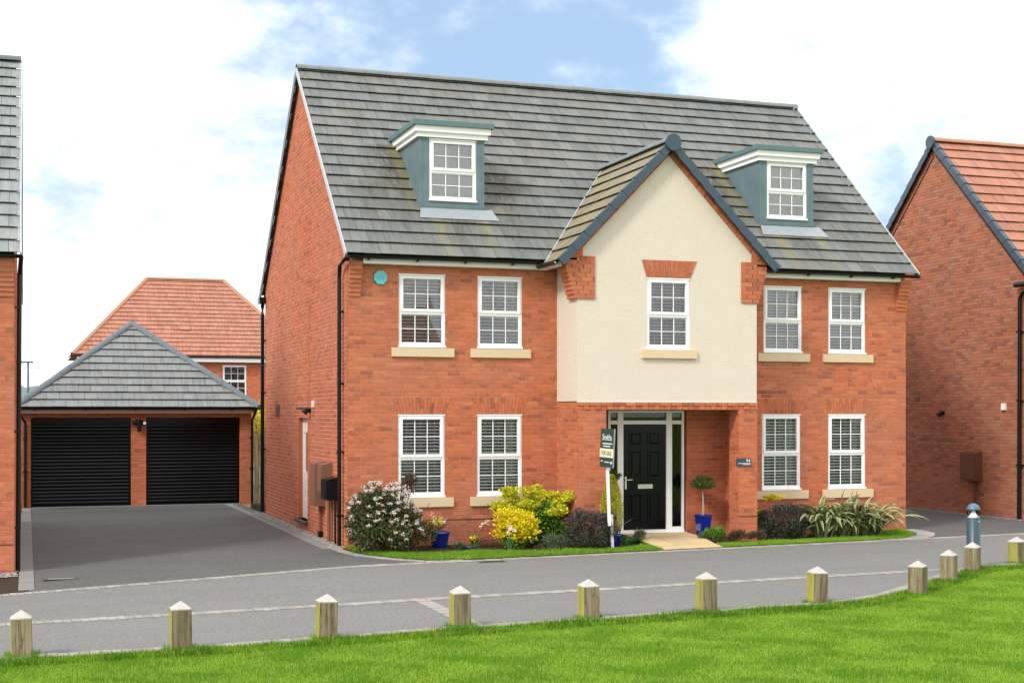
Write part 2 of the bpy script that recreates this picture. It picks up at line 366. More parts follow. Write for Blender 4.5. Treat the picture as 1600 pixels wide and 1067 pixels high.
def leaf_mat(name, stops, rough=.5, spec=.35, trans=.25):
    m = bpy.data.materials.new(name); m.use_nodes = True; nt = m.node_tree; b = nt.nodes['Principled BSDF']
    b.inputs['Roughness'].default_value = rough; b.inputs['Specular IOR Level'].default_value = spec
    col = ramp(nt, rnd(nt), stops); nt.links.new(col, b.inputs['Base Color'])
    if trans:
        t = nt.nodes.new('ShaderNodeBsdfTranslucent'); nt.links.new(col, t.inputs[0]); x = nt.nodes.new('ShaderNodeMixShader'); x.inputs[0].default_value = trans
        o = nt.nodes['Material Output']; nt.links.new(b.outputs[0], x.inputs[1]); nt.links.new(t.outputs[0], x.inputs[2]); nt.links.new(x.outputs[0], o.inputs[0])
    return m
M['l_vib'] = leaf_mat('viburnum_leaf', [(0, (.025, .055, .014)), (.45, (.07, .125, .035)), (.7, (.12, .18, .055)), (.85, (.18, .08, .055)), (1, (.26, .12, .09))])
M['l_vibtop'] = leaf_mat('viburnum_young_leaf', [(0, (.05, .06, .025)), (.5, (.12, .075, .05)), (1, (.20, .11, .09))])
M['flower_w'] = leaf_mat('pinkish_white_blossom', [(0, (.62, .40, .37)), (.4, (.82, .72, .67)), (1, (.90, .87, .83))])
M['l_gold'] = leaf_mat('golden_leaf', [(0, (.55, .48, .012)), (.5, (.80, .66, .012)), (1, (.92, .80, .03))])
M['l_lime'] = leaf_mat('lime_leaf', [(0, (.30, .36, .015)), (.5, (.60, .60, .025)), (1, (.92, .82, .04))])
M['l_green'] = leaf_mat('fresh_green_leaf', [(0, (.045, .12, .014)), (.5, (.12, .26, .025)), (1, (.24, .40, .05))])
M['l_hebe'] = leaf_mat('purple_hebe_leaf', [(0, (.035, .028, .024)), (.4, (.085, .068, .056)), (.75, (.145, .118, .10)), (1, (.26, .225, .20))])
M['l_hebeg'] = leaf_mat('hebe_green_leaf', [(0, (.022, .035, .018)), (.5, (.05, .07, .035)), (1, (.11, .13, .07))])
M['l_conifer'] = leaf_mat('golden_conifer_leaf', [(0, (.20, .24, .015)), (.5, (.46, .46, .03)), (1, (.72, .66, .05))])
M['l_olive'] = leaf_mat('olive_green_leaf', [(0, (.03, .055, .012)), (.5, (.08, .12, .025)), (1, (.17, .20, .05))])
M['l_grey'] = leaf_mat('grey_green_leaf', [(0, (.05, .09, .045)), (.5, (.11, .17, .09)), (1, (.20, .27, .15))])
M['l_brown'] = leaf_mat('brown_heather_leaf', [(0, (.05, .035, .025)), (.5, (.12, .085, .05)), (1, (.20, .15, .08))])
M['l_daff'] = leaf_mat('daffodil_leaf', [(0, (.035, .11, .03)), (.5, (.07, .19, .05)), (1, (.13, .28, .10))])
M['f_yellow'] = leaf_mat('yellow_petal', [(0, (.75, .50, .005)), (1, (.90, .68, .01))])
M['f_peach'] = leaf_mat('cream_petal', [(0, (.82, .62, .45)), (1, (.88, .80, .66))])
M['grass'] = leaf_mat('grass_blade', [(0, (.085, .20, .012)), (.3, (.165, .34, .020)), (.6, (.245, .44, .030)), (.93, (.38, .56, .06)), (1, (.56, .56, .16))], .6, .2, .3)
M['grass_dark'] = leaf_mat('long_grass_blade', [(0, (.035, .12, .004)), (.5, (.10, .27, .007)), (.9, (.20, .41, .012)), (1, (.50, .46, .12))], .6, .2, .3)
M['grass_dry'] = leaf_mat('thin_grass_blade', [(0, (.10, .17, .01)), (.5, (.24, .34, .02)), (.85, (.36, .40, .05)), (1, (.42, .36, .15))], .6, .2, .3)
def lawn_mat(name, a, bq):
    m, nt, b = newmat(name); b.inputs['Roughness'].default_value = .95; b.inputs['Specular IOR Level'].default_value = .1
    p = wpos(nt); n = noise(nt, 30, 6, .8, p); n2 = noise(nt, .7, 4, .6, p)
    col = mixc(nt, n, a, bq); col = mixc(nt, mathn(nt, 'MULTIPLY', n2, .5), col, tuple(x * 1.2 for x in bq)); nt.links.new(col, b.inputs['Base Color']); bump(nt, b, n, .8, .03); return m
M['lawn'] = lawn_mat('lawn_turf', (.06, .12, .008), (.15, .26, .02))
M['far_hill'] = flat('hazy_woodland', (.16, .20, .20), .95, .1, var=.2, vs=.05)
def wood_mat(name, moss):
    m, nt, b = newmat(name); b.inputs['Roughness'].default_value = .85; b.inputs['Specular IOR Level'].default_value = .2
    tcn = nt.nodes.new('ShaderNodeTexCoord'); oi = nt.nodes.new('ShaderNodeObjectInfo')
    vm = nt.nodes.new('ShaderNodeVectorMath'); vm.operation = 'ADD'; nt.links.new(tcn.outputs['Object'], vm.inputs[0])
    sc = nt.nodes.new('ShaderNodeVectorMath'); sc.operation = 'SCALE'; sc.inputs[0].default_value = (3, 5, 7); nt.links.new(oi.outputs['Random'], sc.inputs['Scale']); nt.links.new(sc.outputs[0], vm.inputs[1])
    n = noise(nt, 22, 6, .7, vm.outputs[0], (1, 1, .07)); n2 = noise(nt, 5, 4, .6, vm.outputs[0], (1, 1, .35))
    col = ramp(nt, n, [(.30, (.06, .042, .025)), (.44, (.17, .13, .085)), (.6, (.28, .23, .16)), (.8, (.37, .325, .25))])
    col = mixc(nt, mathn(nt, 'MULTIPLY', ramp(nt, n2, [(.4, (0, 0, 0)), (.65, (1, 1, 1))]), .3), col, (.22, .23, .09))
    col = mixc(nt, 1., col, ramp(nt, oi.outputs['Random'], [(0, (.72, .72, .72)), (1, (1.12, 1.1, 1.06))]), 'MULTIPLY')
    # cracks
    n3 = noise(nt, 9, 3, .6, vm.outputs[0], (1, 1, .08)); ck = nt.nodes.new('ShaderNodeMapRange'); nt.links.new(mathn(nt, 'ABSOLUTE', mathn(nt, 'SUBTRACT', n3, .5)), ck.inputs[0])
    ck.inputs[1].default_value = 0; ck.inputs[2].default_value = .012; ck.inputs[3].default_value = .75; ck.inputs[4].default_value = 0
    col = mixc(nt, ck.outputs[0], col, (.05, .035, .02))
    if moss:
        g = nt.nodes.new('ShaderNodeNewGeometry'); sx = nt.nodes.new('ShaderNodeSeparateXYZ'); nt.links.new(tcn.outputs['Normal'], sx.inputs[0])
        f = mathn(nt, 'LESS_THAN', sx.outputs[0], -.5)
        mn = noise(nt, 7, 4, .6, vm.outputs[0], (1, 1, .3)); col = mixc(nt, mathn(nt, 'MULTIPLY', f, ramp(nt, mn, [(.3, (.25, .25, .25)), (.62, (.9, .9, .9))])), col, (.36, .34, .06))
    nt.links.new(col, b.inputs['Base Color']); bump(nt, b, n, .6, .01); return m
M['post'] = wood_mat('weathered_post_wood', True); M['post2'] = wood_mat('weathered_post_wood_plain', False)
M['fence'] = wood_mat('fence_wood', False)
M['post_top'] = flat('bleached_post_top', (.44, .41, .375), .85, .15, var=.35, vs=30)

# ------------------------------------------------------------------ bricks, tiles
CAMV = Vector(CAMP)
BL, BHt, GP = .215, .065, .01
UNIT = {}
def unit_brick(mat, L=BL):
    k = (mat.name, round(L, 3))
    if k not in UNIT:
        m = MB(); e = .002; d = .007; h = BHt / 2; l = L / 2
        vs = [(-l, 0, -h), (l, 0, -h), (l, 0, h), (-l, 0, h), (-l + e, -d, -h + e), (l - e, -d, -h + e), (l - e, -d, h - e), (-l + e, -d, h - e)]
        m.poly(vs, [(4, 5, 6, 7), (0, 1, 5, 4), (1, 2, 6, 5), (2, 3, 7, 6), (3, 0, 4, 7)])
        me = bpy.data.meshes.new('brick'); me.from_pydata(m.v, [], m.f); me.materials.append(mat); UNIT[k] = me
    return UNIT[k]
class House:
    """collects bricks and tiles of one building, then builds the largest 300 singly"""
    def __init__(s, root, mat, cap=300): s.root = root; s.mat = mat; s.full = []; s.rest = []; s.cap = cap; s.tfull = {}; s.trest = {}
    def wall(s, O, U, N, outer, holes, rows=None, off=0., z0=0., single=True, hdr=None):
        """O origin, U horizontal dir, N outward normal; outer = convex poly in (u,z)"""
        O = Vector(O); U = Vector(U); N = Vector(N); b = bb(outer)
        k = int(math.floor((b[2] - z0) / .075)); kz = z0 + k * .075
        while kz < b[3]:
            za, zb = kz + GP / 2, kz + .075 - GP / 2
            head = hdr is not None and k in hdr
            L = .1025 if head else BL; pitch = L + GP
            st = off + (pitch / 2 if k % 2 else 0)
            u = b[0] - ((b[0] - st) % pitch) - pitch
            while u < b[1]:
                q = rect(u + GP / 2, u + GP / 2 + L, za, zb)
                p = clip_poly(q, outer)
                if len(p) >= 3 and area(p) > 2e-4:
                    ps = [p]
                    for h in holes: ps = subtract(ps, h)
                    dz = random.gauss(0, .0009)
                    if len(ps) == 1 and not head and abs(area(ps[0]) - L * (zb - za)) < 1e-6:
                        s.full.append((O + U * (u + GP / 2 + L / 2) + Vector((0, 0, (za + zb) / 2)), U, N, dz, single))
                    else:
                        for t in ps:
                            if area(t) > 2e-4: s.rest.append((O, U, N, t, .007 + dz))
                u += pitch
            kz += .075; k += 1
    def piece(s, O, U, N, poly, d=.008): s.rest.append((Vector(O), Vector(U), Vector(N), poly, d + random.gauss(0, .001)))
    def build_bricks(s):
        s.full.sort(key=lambda t: (not t[4], (t[0] - CAMV).length))
        n = 0
        for (c, U, N, dz, ok) in s.full[:s.cap]:
            ang = math.atan2(N.x, -N.y)
            link('brick', unit_brick(s.mat), c + N * dz, s.root, (random.gauss(0, .003), random.gauss(0, .003), ang)); n += 1
        m = MB(); h = BHt / 2; l = BL / 2; Z = Vector((0, 0, 1)); e = .002
        for (c, U, N, dz, ok) in s.full[s.cap:]:
            d = .007 + dz; A = [c - U * l - Z * h, c + U * l - Z * h, c + U * l + Z * h, c - U * l + Z * h]
            B = [c - U * (l - e) - Z * (h - e) + N * d, c + U * (l - e) - Z * (h - e) + N * d, c + U * (l - e) + Z * (h - e) + N * d, c - U * (l - e) + Z * (h - e) + N * d]
            m.poly(A + B, [(4, 5, 6, 7), (0, 1, 5, 4), (1, 2, 6, 5), (2, 3, 7, 6), (3, 0, 4, 7)], random.random())
        for (O, U, N, t, d) in s.rest:
            k = len(t); a = random.random()
            A = [O + U * p[0] + Z * p[1] for p in t]; B = [q + N * d for q in A]
            m.poly(A + B, [tuple(range(k, 2 * k))] + [(i, (i + 1) % k, k + (i + 1) % k, k + i) for i in range(k)], a)
        m.build('brickwork', s.mat, s.root, kind='stuff')
    def roof(s, O, U, V, region, mat, gauge=.345, w=.30, off=0., single=True, sup=()):
        """tiles over a convex region in (u,v); U along the eaves, V up the slope"""
        O = Vector(O); U = Vector(U).normalized(); V = Vector(V).normalized(); N = U.cross(V).normalized()
        if N.z < 0: N = -N; U = -U; region = [(-p[0], p[1]) for p in reversed(region)]; sup = [[(-p[0], p[1]) for p in reversed(h)] for h in sup]
        b = bb(region); k = 0; v = b[2]
        fl = s.tfull.setdefault(mat.name, []); rs = s.trest.setdefault(mat.name, [])
        while v < b[3] - .02:
            u = b[0] - w + ((off + (w / 2 if k % 2 else 0)) % w) - w
            while u < b[1]:
                q = rect(u + .0028, u + w - .0028, v, v + gauge + .03)
                p = clip_poly(q, region)
                if len(p) >= 3 and area(p) > 1e-3:
                    ps = [p]
                    for h in sup: ps = subtract(ps, h)
                    dz = random.gauss(0, .0016)
                    if len(ps) == 1 and abs(area(ps[0]) - (w - .0056) * (gauge + .03)) < 1e-6:
                        fl.append((O, U, V, N, u, v, dz, single, gauge, w, mat))
                    else:
                        for t in ps:
                            if area(t) > 1e-3: rs.append((O, U, V, N, t, v, dz, gauge, mat))
                u += w
            v += gauge; k += 1
    def build_tiles(s, cap=300, name='roof_tile'):
        allf = [t for l in s.tfull.values() for t in l]
        allf.sort(key=lambda t: (not t[7], ((t[0] + t[1] * t[4] + t[2] * t[5]) - CAMV).length))
        chosen = allf[:cap]; rest = allf[cap:]
        H0, H1, T = .054, .016, .012
        for (O, U, V, N, u, v, dz, ok, g, w, mat) in chosen:
            k = ('t', mat.name, g, w)
            if k not in UNIT:
                me = bpy.data.meshes.new('roof_tile'); x0, x1, y0, y1 = .0028, w - .0028, 0, g + .03; hy = H0 - (H0 - H1) * (g + .03) / g
                vs = [(x0, y0, H0), (x1, y0, H0), (x1, y1, hy), (x0, y1, hy), (x0, y0, H0 - T), (x1, y0, H0 - T), (x1, y1, hy - T), (x0, y1, hy - T)]
                me.from_pydata(vs, [], [(0, 1, 2, 3), (4, 7, 6, 5), (0, 4, 5, 1), (1, 5, 6, 2), (3, 7, 4, 0)]); me.materials.append(mat); UNIT[k] = me
            o = link(name, UNIT[k], O + U * u + V * v + N * dz, s.root)
            o.rotation_euler = Matrix((U, V, N)).transposed().to_euler()
        for mn in s.tfull:
            m = MB(); mat = None
            def add(O, U, V, N, t, v, dz, g):
                a = random.random(); n = len(t)
                A = [O + U * p[0] + V * p[1] + N * (H0 - (H0 - H1) * (p[1] - v) / g + dz) for p in t]; B = [q - N * T for q in A]
                m.poly(A + B, [tuple(range(n)), tuple(reversed(range(n, 2 * n)))] + [(i, n + i, n + (i + 1) % n, (i + 1) % n) for i in range(n)], a)
            for (O, U, V, N, u, v, dz, ok, g, w, mt) in rest:
                if mt.name == mn: mat = mt; add(O, U, V, N, rect(u + .0028, u + w - .0028, v, v + g + .03), v, dz, g)
            for (O, U, V, N, t, v, dz, g, mt) in s.trest[mn]: mat = mt; add(O, U, V, N, t, v, dz, g)
            if mat: m.build('roof_tiling', mat, s.root, kind='stuff')
def mortar(parent, name, mat, faces):
    m = MB()
    for (O, U, outer, holes) in faces:
        O = Vector(O); U = Vector(U); ps = [outer]
        for h in holes: ps = subtract(ps, h)
        for p in ps: m.face([O + U * q[0] + Vector((0, 0, q[1])) for q in p])
    return m.build(name, mat, parent)
def voussoirs(H, O, U, N, xb0, xb1, zb, xt0, xt1, zt, n):
    g = .004
    for i in range(n):
        a0, a1 = i / n, (i + 1) / n
        bl, br = xb0 + (xb1 - xb0) * a0 + g, xb0 + (xb1 - xb0) * a1 - g; tl, tr = xt0 + (xt1 - xt0) * a0 + g, xt0 + (xt1 - xt0) * a1 - g
        c = .34 if i % 2 else .66
        ml, mr = bl + (tl - bl) * c, br + (tr - br) * c; mz = zb + (zt - zb) * c
        H.piece(O, U, N, [(bl, zb + .004), (br, zb + .004), (mr, mz - .004), (ml, mz - .004)], .009)
        H.piece(O, U, N, [(ml, mz + .004), (mr, mz + .004), (tr, zt - .003), (tl, zt - .003)], .009)

SLATS = {}
def window(parent, O, U, w, h, slat_tilt=12, pitch=.058, curtain=True, plain=False, blind=True, N=None, wname='window', gl='glass'):
    """O = lower left outer corner on the wall face, U = direction to the right, outward normal N"""
    O = Vector(O); U = Vector(U).normalized(); Z = Vector((0, 0, 1)); N = Vector(N) if N is not None else U.cross(Z)
    D = -N
    def bx(m, a0, a1, z0, z1, d0, d1):
        c = O + U * (a0 + a1) / 2 + Z * (z0 + z1) / 2 + D * (d0 + d1) / 2
        m.obox(c, U, D, Z, (a1 - a0) / 2, (d1 - d0) / 2, (z1 - z0) / 2)
    f = .042; zt = h * .475
    m = MB()
    bx(m, 0, f, .03, h, .012, .08); bx(m, w - f, w, .03, h, .012, .08); bx(m, f, w - f, h - f, h, .012, .08); bx(m, f, w - f, .03, .03 + f, .012, .08)
    bx(m, f, w - f, zt - .022, zt + .022, .012, .08); bx(m, -.01, w + .01, 0, .032, -.03, .08); bx(m, -.004, w + .004, h - .018, h + .004, -.012, .03)
    fr = m.build(wname, M['white'], parent, org=O)
    for which, (a0, a1, z0, z1, dd, sw) in enumerate([(f - .012, w - f + .012, zt + .02, h - f + .012, -.006, .05), (f, w - f, .03 + f, zt - .022, .03, .018)]):
        m = MB(); bx(m, a0, a0 + sw, z0, z1, dd, .07); bx(m, a1 - sw, a1, z0, z1, dd, .07); bx(m, a0 + sw, a1 - sw, z1 - sw, z1, dd, .07); bx(m, a0 + sw, a1 - sw, z0, z0 + sw, dd, .07)
        ga0, ga1, gz0, gz1 = a0 + sw, a1 - sw, z0 + sw, z1 - sw; bw = .018 * w / .84 / 2
        if not plain:
            for t in (1 / 3, 2 / 3): c = ga0 + (ga1 - ga0) * t; bx(m, c - bw / 2 - .003, c + bw / 2 + .003, gz0, gz1, .032, .05)
            c = (gz0 + gz1) / 2
            for i in range(3):
                l0 = ga0 + (ga1 - ga0) * i / 3 + (bw / 2 + .003 if i else 0); l1 = ga0 + (ga1 - ga0) * (i + 1) / 3 - (bw / 2 + .003 if i < 2 else 0)
                bx(m, l0, l1, c - bw / 2 - .002, c + bw / 2 + .002, .034, .05)
        m.build('sash', M['white'], fr)
        for i in range(3):
            for j in range(2):
                l0, l1 = ga0 + (ga1 - ga0) * i / 3, ga0 + (ga1 - ga0) * (i + 1) / 3; y0, y1 = gz0 + (gz1 - gz0) * j / 2, gz0 + (gz1 - gz0) * (j + 1) / 2
                tl = random.gauss(0, .0012)
                g = MB(); q = [O + U * l0 + Z * y0 + D * .042, O + U * l1 + Z * y0 + D * .042, O + U * l1 + Z * y1 + D * (.042 + tl), O + U * l0 + Z * y1 + D * (.042 + tl)]
                g.face(q); g.build('pane', M[gl], fr)
    if blind:
        key = (round(w, 2), slat_tilt)
        if key not in SLATS:
            me = bpy.data.meshes.new('blind_slat'); hw = w / 2 - f - .012; ca, sa = math.cos(R(slat_tilt)) * .025, math.sin(R(slat_tilt)) * .025
            vs = []
            for t, zz in ((-1, 0), (-.0, .004), (1, 0)):
                for sx in (-hw, hw): vs.append((sx, t * ca, t * sa + zz))
            vs = [(v[0], v[1], v[2]) for v in vs]
            me.from_pydata(vs + [(v[0], v[1], v[2] - .0025) for v in vs], [], [(0, 1, 3, 2), (2, 3, 5, 4), (6, 8, 9, 7), (8, 10, 11, 9), (0, 6, 7, 1), (4, 5, 11, 10)]); me.materials.append(M['blind']); SLATS[key] = me
        z = .09; ang = math.atan2(U.y, U.x)
        while z < h - .06:
            link('blind_slat', SLATS[key], O + U * (w / 2) + Z * (z + random.gauss(0, .001)) + D * .082, fr, (random.gauss(0, .03), random.gauss(0, .002), ang)); z += pitch
        m = MB()
        for t in (.2, .5, .8): bx(m, w * t - .002, w * t + .002, .05, h - .05, .062, .064)
        m.build('blind_cord', M['blind'], fr)
    if curtain:
        m = MB(); n = 14; cw = w * .2; a = w - f - .02 - cw; pts = [(a + cw * i / n, .22 + .02 * math.sin(i * 2.3) + .008 * math.sin(i * 5)) for i in range(n + 1)]
        for i in range(n):
            (p0, d0), (p1, d1) = pts[i], pts[i + 1]
            m.face([O + U * p0 + D * d0 + Z * .06, O + U * p1 + D * d1 + Z * .06, O + U * p1 + D * d1 + Z * (h - .03), O + U * p0 + D * d0 + Z * (h - .03)])
        m.build('curtain', M['curtain'], fr)
    return fr
def room(m, O, U, N, w, h, dep=2.2, ex=.25):
    O = Vector(O); U = Vector(U); N = Vector(N); Z = Vector((0, 0, 1)); D = -N
    a0, a1, z0, z1 = -ex, w + ex, -ex, h + ex; d0, d1 = .085, dep
    P = lambda a, z, d: O + U * a + Z * z + D * d
    m.face([P(a0, z0, d1), P(a1, z0, d1), P(a1, z1, d1), P(a0, z1, d1)])
    for (p, q) in (((a0, z0), (a1, z0)), ((a1, z0), (a1, z1)), ((a1, z1), (a0, z1)), ((a0, z1), (a0, z0))):
        m.face([P(*p, d0), P(*q, d0), P(*q, d1), P(*p, d1)])
    for (x0, x1, y0, y1) in ((a0, 0, z0, z1), (w, a1, z0, z1), (0, w, h, z1), (0, w, z0, 0)): m.face([P(x0, y0, d0), P(x1, y0, d0), P(x1, y1, d0), P(x0, y1, d0)])
def reveal(m, O, U, N, w, h, dep=.09):
    O = Vector(O); U = Vector(U); D = -Vector(N); Z = Vector((0, 0, 1)); P = lambda a, z, d: O + U * a + Z * z + D * d
    for (p, q) in (((0, 0), (w, 0)), ((w, 0), (w, h)), ((w, h), (0, h)), ((0, h), (0, 0))): m.face([P(*p, 0), P(*q, 0), P(*q, dep), P(*p, dep)])
def gutter(parent, p0, p1, out, r=.056, brackets=0, name='gutter', mat=None):
    """half round gutter from p0 to p1, out = outward direction"""
    mat = mat or M['black']; out = Vector(out); Z = Vector((0, 0, 1)); prof = []
    for i in range(9): a = math.pi * i / 8; prof.append((-math.cos(a) * r, -math.sin(a) * r))
    for i in range(8, -1, -1): a = math.pi * i / 8; prof.append((-math.cos(a) * (r - .006), -math.sin(a) * (r - .006)))
    m = MB(); m.prism(prof, p0, p1, out, Z)
    p0 = Vector(p0); p1 = Vector(p1)
    g = m.build(name, mat, parent)
    for i in range(brackets):
        c = p0 + (p1 - p0) * ((i + .4) / brackets); m = MB(); d = (p1 - p0).normalized()
        m.prism([(q[0] * 1.12, q[1] * 1.16 - .001) for q in prof[:9]] + [(q[0] * 1.02, q[1] * 1.02) for q in prof[9:]], c - d * .02, c + d * .02, out, Z)
        m.obox(c - out * .05 + Z * -.055, d, out, Z, .012, .045, .028); m.build('gutter_bracket', mat, g)
    return g
def text_mesh(parent, txt, size, loc, U, Zd, mat, name='lettering', xs=1., ext=.0015, align='LEFT'):
    cu = bpy.data.curves.new('t', 'FONT'); cu.body = txt; cu.size = size; cu.extrude = ext; cu.align_x = align; cu.resolution_u = 3
    o = bpy.data.objects.new('t', cu); COL.objects.link(o); bpy.context.view_layer.update()
    me = bpy.data.meshes.new_from_object(o.evaluated_get(bpy.context.evaluated_depsgraph_get())); bpy.data.objects.remove(o)
    U = Vector(U).normalized(); Zd = Vector(Zd).normalized(); Nn = U.cross(Zd)
    me.transform(Matrix((U * xs, Zd, Nn)).transposed().to_4x4()); me.materials.clear(); me.materials.append(mat)
    return link(name, me, loc, parent)

X_, Y_, Z_ = Vector((1, 0, 0)), Vector((0, 1, 0)), Vector((0, 0, 1))
FN = Vector((0, -1, 0)); LN = Vector((-1, 0, 0))

# ================================================================== GROUND
def drape(name, poly_pts, z, mat, parent=None, step=.6, kind='structure'):
    """flat sheet following the ground, from an arbitrary polygon (ear clipped on a grid)"""
    P = poly_pts; b = bb(P); m = MB(); key = {}
    conv = None
    nx = max(1, int((b[1] - b[0]) / step)); ny = max(1, int((b[3] - b[2]) / step))
    import mathutils.geometry as mg
    tris = mg.tessellate_polygon([[Vector((p[0], p[1], 0)) for p in P]])
    for t in tris:
        tp = [P[i] for i in t]
        if area(tp) < 0: tp = tp[::-1]
        tb = bb(tp); x = math.floor(tb[0] / step) * step
        while x < tb[1]:
            y = math.floor(tb[2] / step) * step
            while y < tb[3]:
                q = clip_poly(rect(x, x + step, y, y + step), tp)
                if len(q) >= 3 and area(q) > 1e-7: m.face([(p[0], p[1], gh(p[0], p[1]) + z) for p in q])
                y += step
            x += step
    return m.build(name, mat, parent, kind=kind)
LA = lambda x: -2.75 + .105 * x      # threshold line of blocks / front kerb
LB = lambda x: -6.75 + .085 * x      # line of blocks along the parking strip
KERB = [(-60, -13.8), (-20, -10.8), (-9, -9.85), (-5.1, -9.62), (-3.9, -9.60), (-2.4, -9.47), (-1.2, -9.28), (.6, -9.12), (2.2, -8.98), (3.7, -8.86), (4.5, -8.70), (5.2, -8.34), (5.96, -7.78), (6.9, -7.05), (8.0, -6.25), (8.7, -5.97), (9.8, -5.85), (14, -5.75), (40, -5.4)]
m = MB(); m.face([(-1500, -600, -.42), (1500, -600, -.42), (1500, 1600, -.42), (-1500, 1600, -.42)]); m.build('ground', M['lawn'], kind='structure')
drape('road', [(-14, -10.3), (-9, -9.9), (4.5, -8.8), (8.8, -6.05), (16, -5.7), (16, LA(16)), (-14, LA(-14))], 0.0, M['road'], step=.4)
drape('driveway', [(-5.2, LA(-5.2)), (1.5, LA(1.5)), (1.45, LA(1.45) + .1), (.9, -2.40), (.46, -1.96), (.08, -1.22), (-.04, -.55), (-.04, 12.9), (-5.3, 12.9)], .004, M['drive'], step=.4)
drape('neighbour_driveway', [(9.5, LA(9.5)), (40, LA(40)), (40, 14), (11.2, 14), (11.2, -.5), (10, -1.5)], .004, M['drive'], step=4)
drape('road', [(16, -5.7), (70, -5.2), (70, LA(70)), (16, LA(16))], 0.0, M['road'], step=8)
drape('road', [(-70, -14.5), (-14, -10.3), (-14, LA(-14)), (-70, LA(-70))], 0.0, M['road'], step=8)
drape('side_yard', [(-14, LA(-14)), (-5.2, LA(-5.2)), (-5.3, 12.9), (-14, 12.9)], .002, M['soil'], step=.4)
m = MB(); m.box(-30, 60, 12.9, 60, -.4, -.01); m.build('rear_ground', M['road'], kind='structure')
# garden in front of the house: soil bed with a grass strip along the kerb
arc = [(-.10, .05), (-.10, -.55), (.02, -1.22), (.40, -1.98), (.8, -2.42), (1.25, LA(1.25) + .10)]
front = [(x, LA(x) + .10) for x in (2.2, 3.6, 5.02)]
rightend = [(9.6, LA(9.6) + .12), (10.2, -1.52), (10.75, -1.1), (11.05, -.62), (11.15, -.15), (11.15, .05)]
SOIL = arc + front + [(5.02, .0)]
SOIL2 = [(6.2, .0), (6.2, LA(6.2) + .12)] + [(x, LA(x) + .10) for x in (7.4, 8.6)] + rightend
drape('flower_bed', SOIL, .014, M['soil'], step=.4)
drape('flower_bed', SOIL2, .014, M['soil'], step=.5)
# lawn of the green
LAWN = [(p[0], p[1] - .10) for p in KERB] + [(40, -80), (-60, -80)]
drape('lawn', LAWN, .006, M['lawn'], step=6)
# path slabs rising to the door
def path_z(y): return .02 + .095 * float(sstep(LA(5.6), -.5, y))
m = MB()
pr = thing('garden_path', (5.7, -1.1, 0), 'buff paved path rising from the kerb to the black front door', 'path')
m.poly([(5.02, LA(5) + .12, -.2), (6.2, LA(6.2) + .12, -.2), (6.42, .02, -.2), (5.12, .02, -.2), (5.02, LA(5) + .12, path_z(-2.2) - .004), (6.2, LA(6.2) + .12, path_z(-2.1) - .004), (6.42, .02, .110), (5.12, .02, .110)], [(4, 5, 6, 7), (0, 1, 5, 4), (1, 2, 6, 5), (3, 0, 4, 7)])
m.build('path_base', M['soil'], pr)
ny, nx = 5, 3
for j in range(ny):
    for i in range(nx):
        def pp(a, t):
            yl = LA(5.0 + 1.2 * a) + .12; y = yl + (0.01 - yl) * t; x = (5.02 + .10 * t) + (1.18 + .12 * t) * a; return (x, y, path_z(y))
        e = .004
        a0, a1, t0, t1 = i / nx + e, (i + 1) / nx - e, j / ny + e, (j + 1) / ny - e
        m = MB(); q = [pp(a0, t0), pp(a1, t0), pp(a1, t1), pp(a0, t1)]; dz = random.gauss(0, .0015)
        m.poly([(p[0], p[1], p[2] - .03) for p in q] + [(p[0], p[1], p[2] + dz) for p in q], [(4, 5, 6, 7), (0, 1, 5, 4), (1, 2, 6, 5), (2, 3, 7, 6), (3, 0, 4, 7)], random.random())
        m.build('paving_slab', M['slab'], pr)

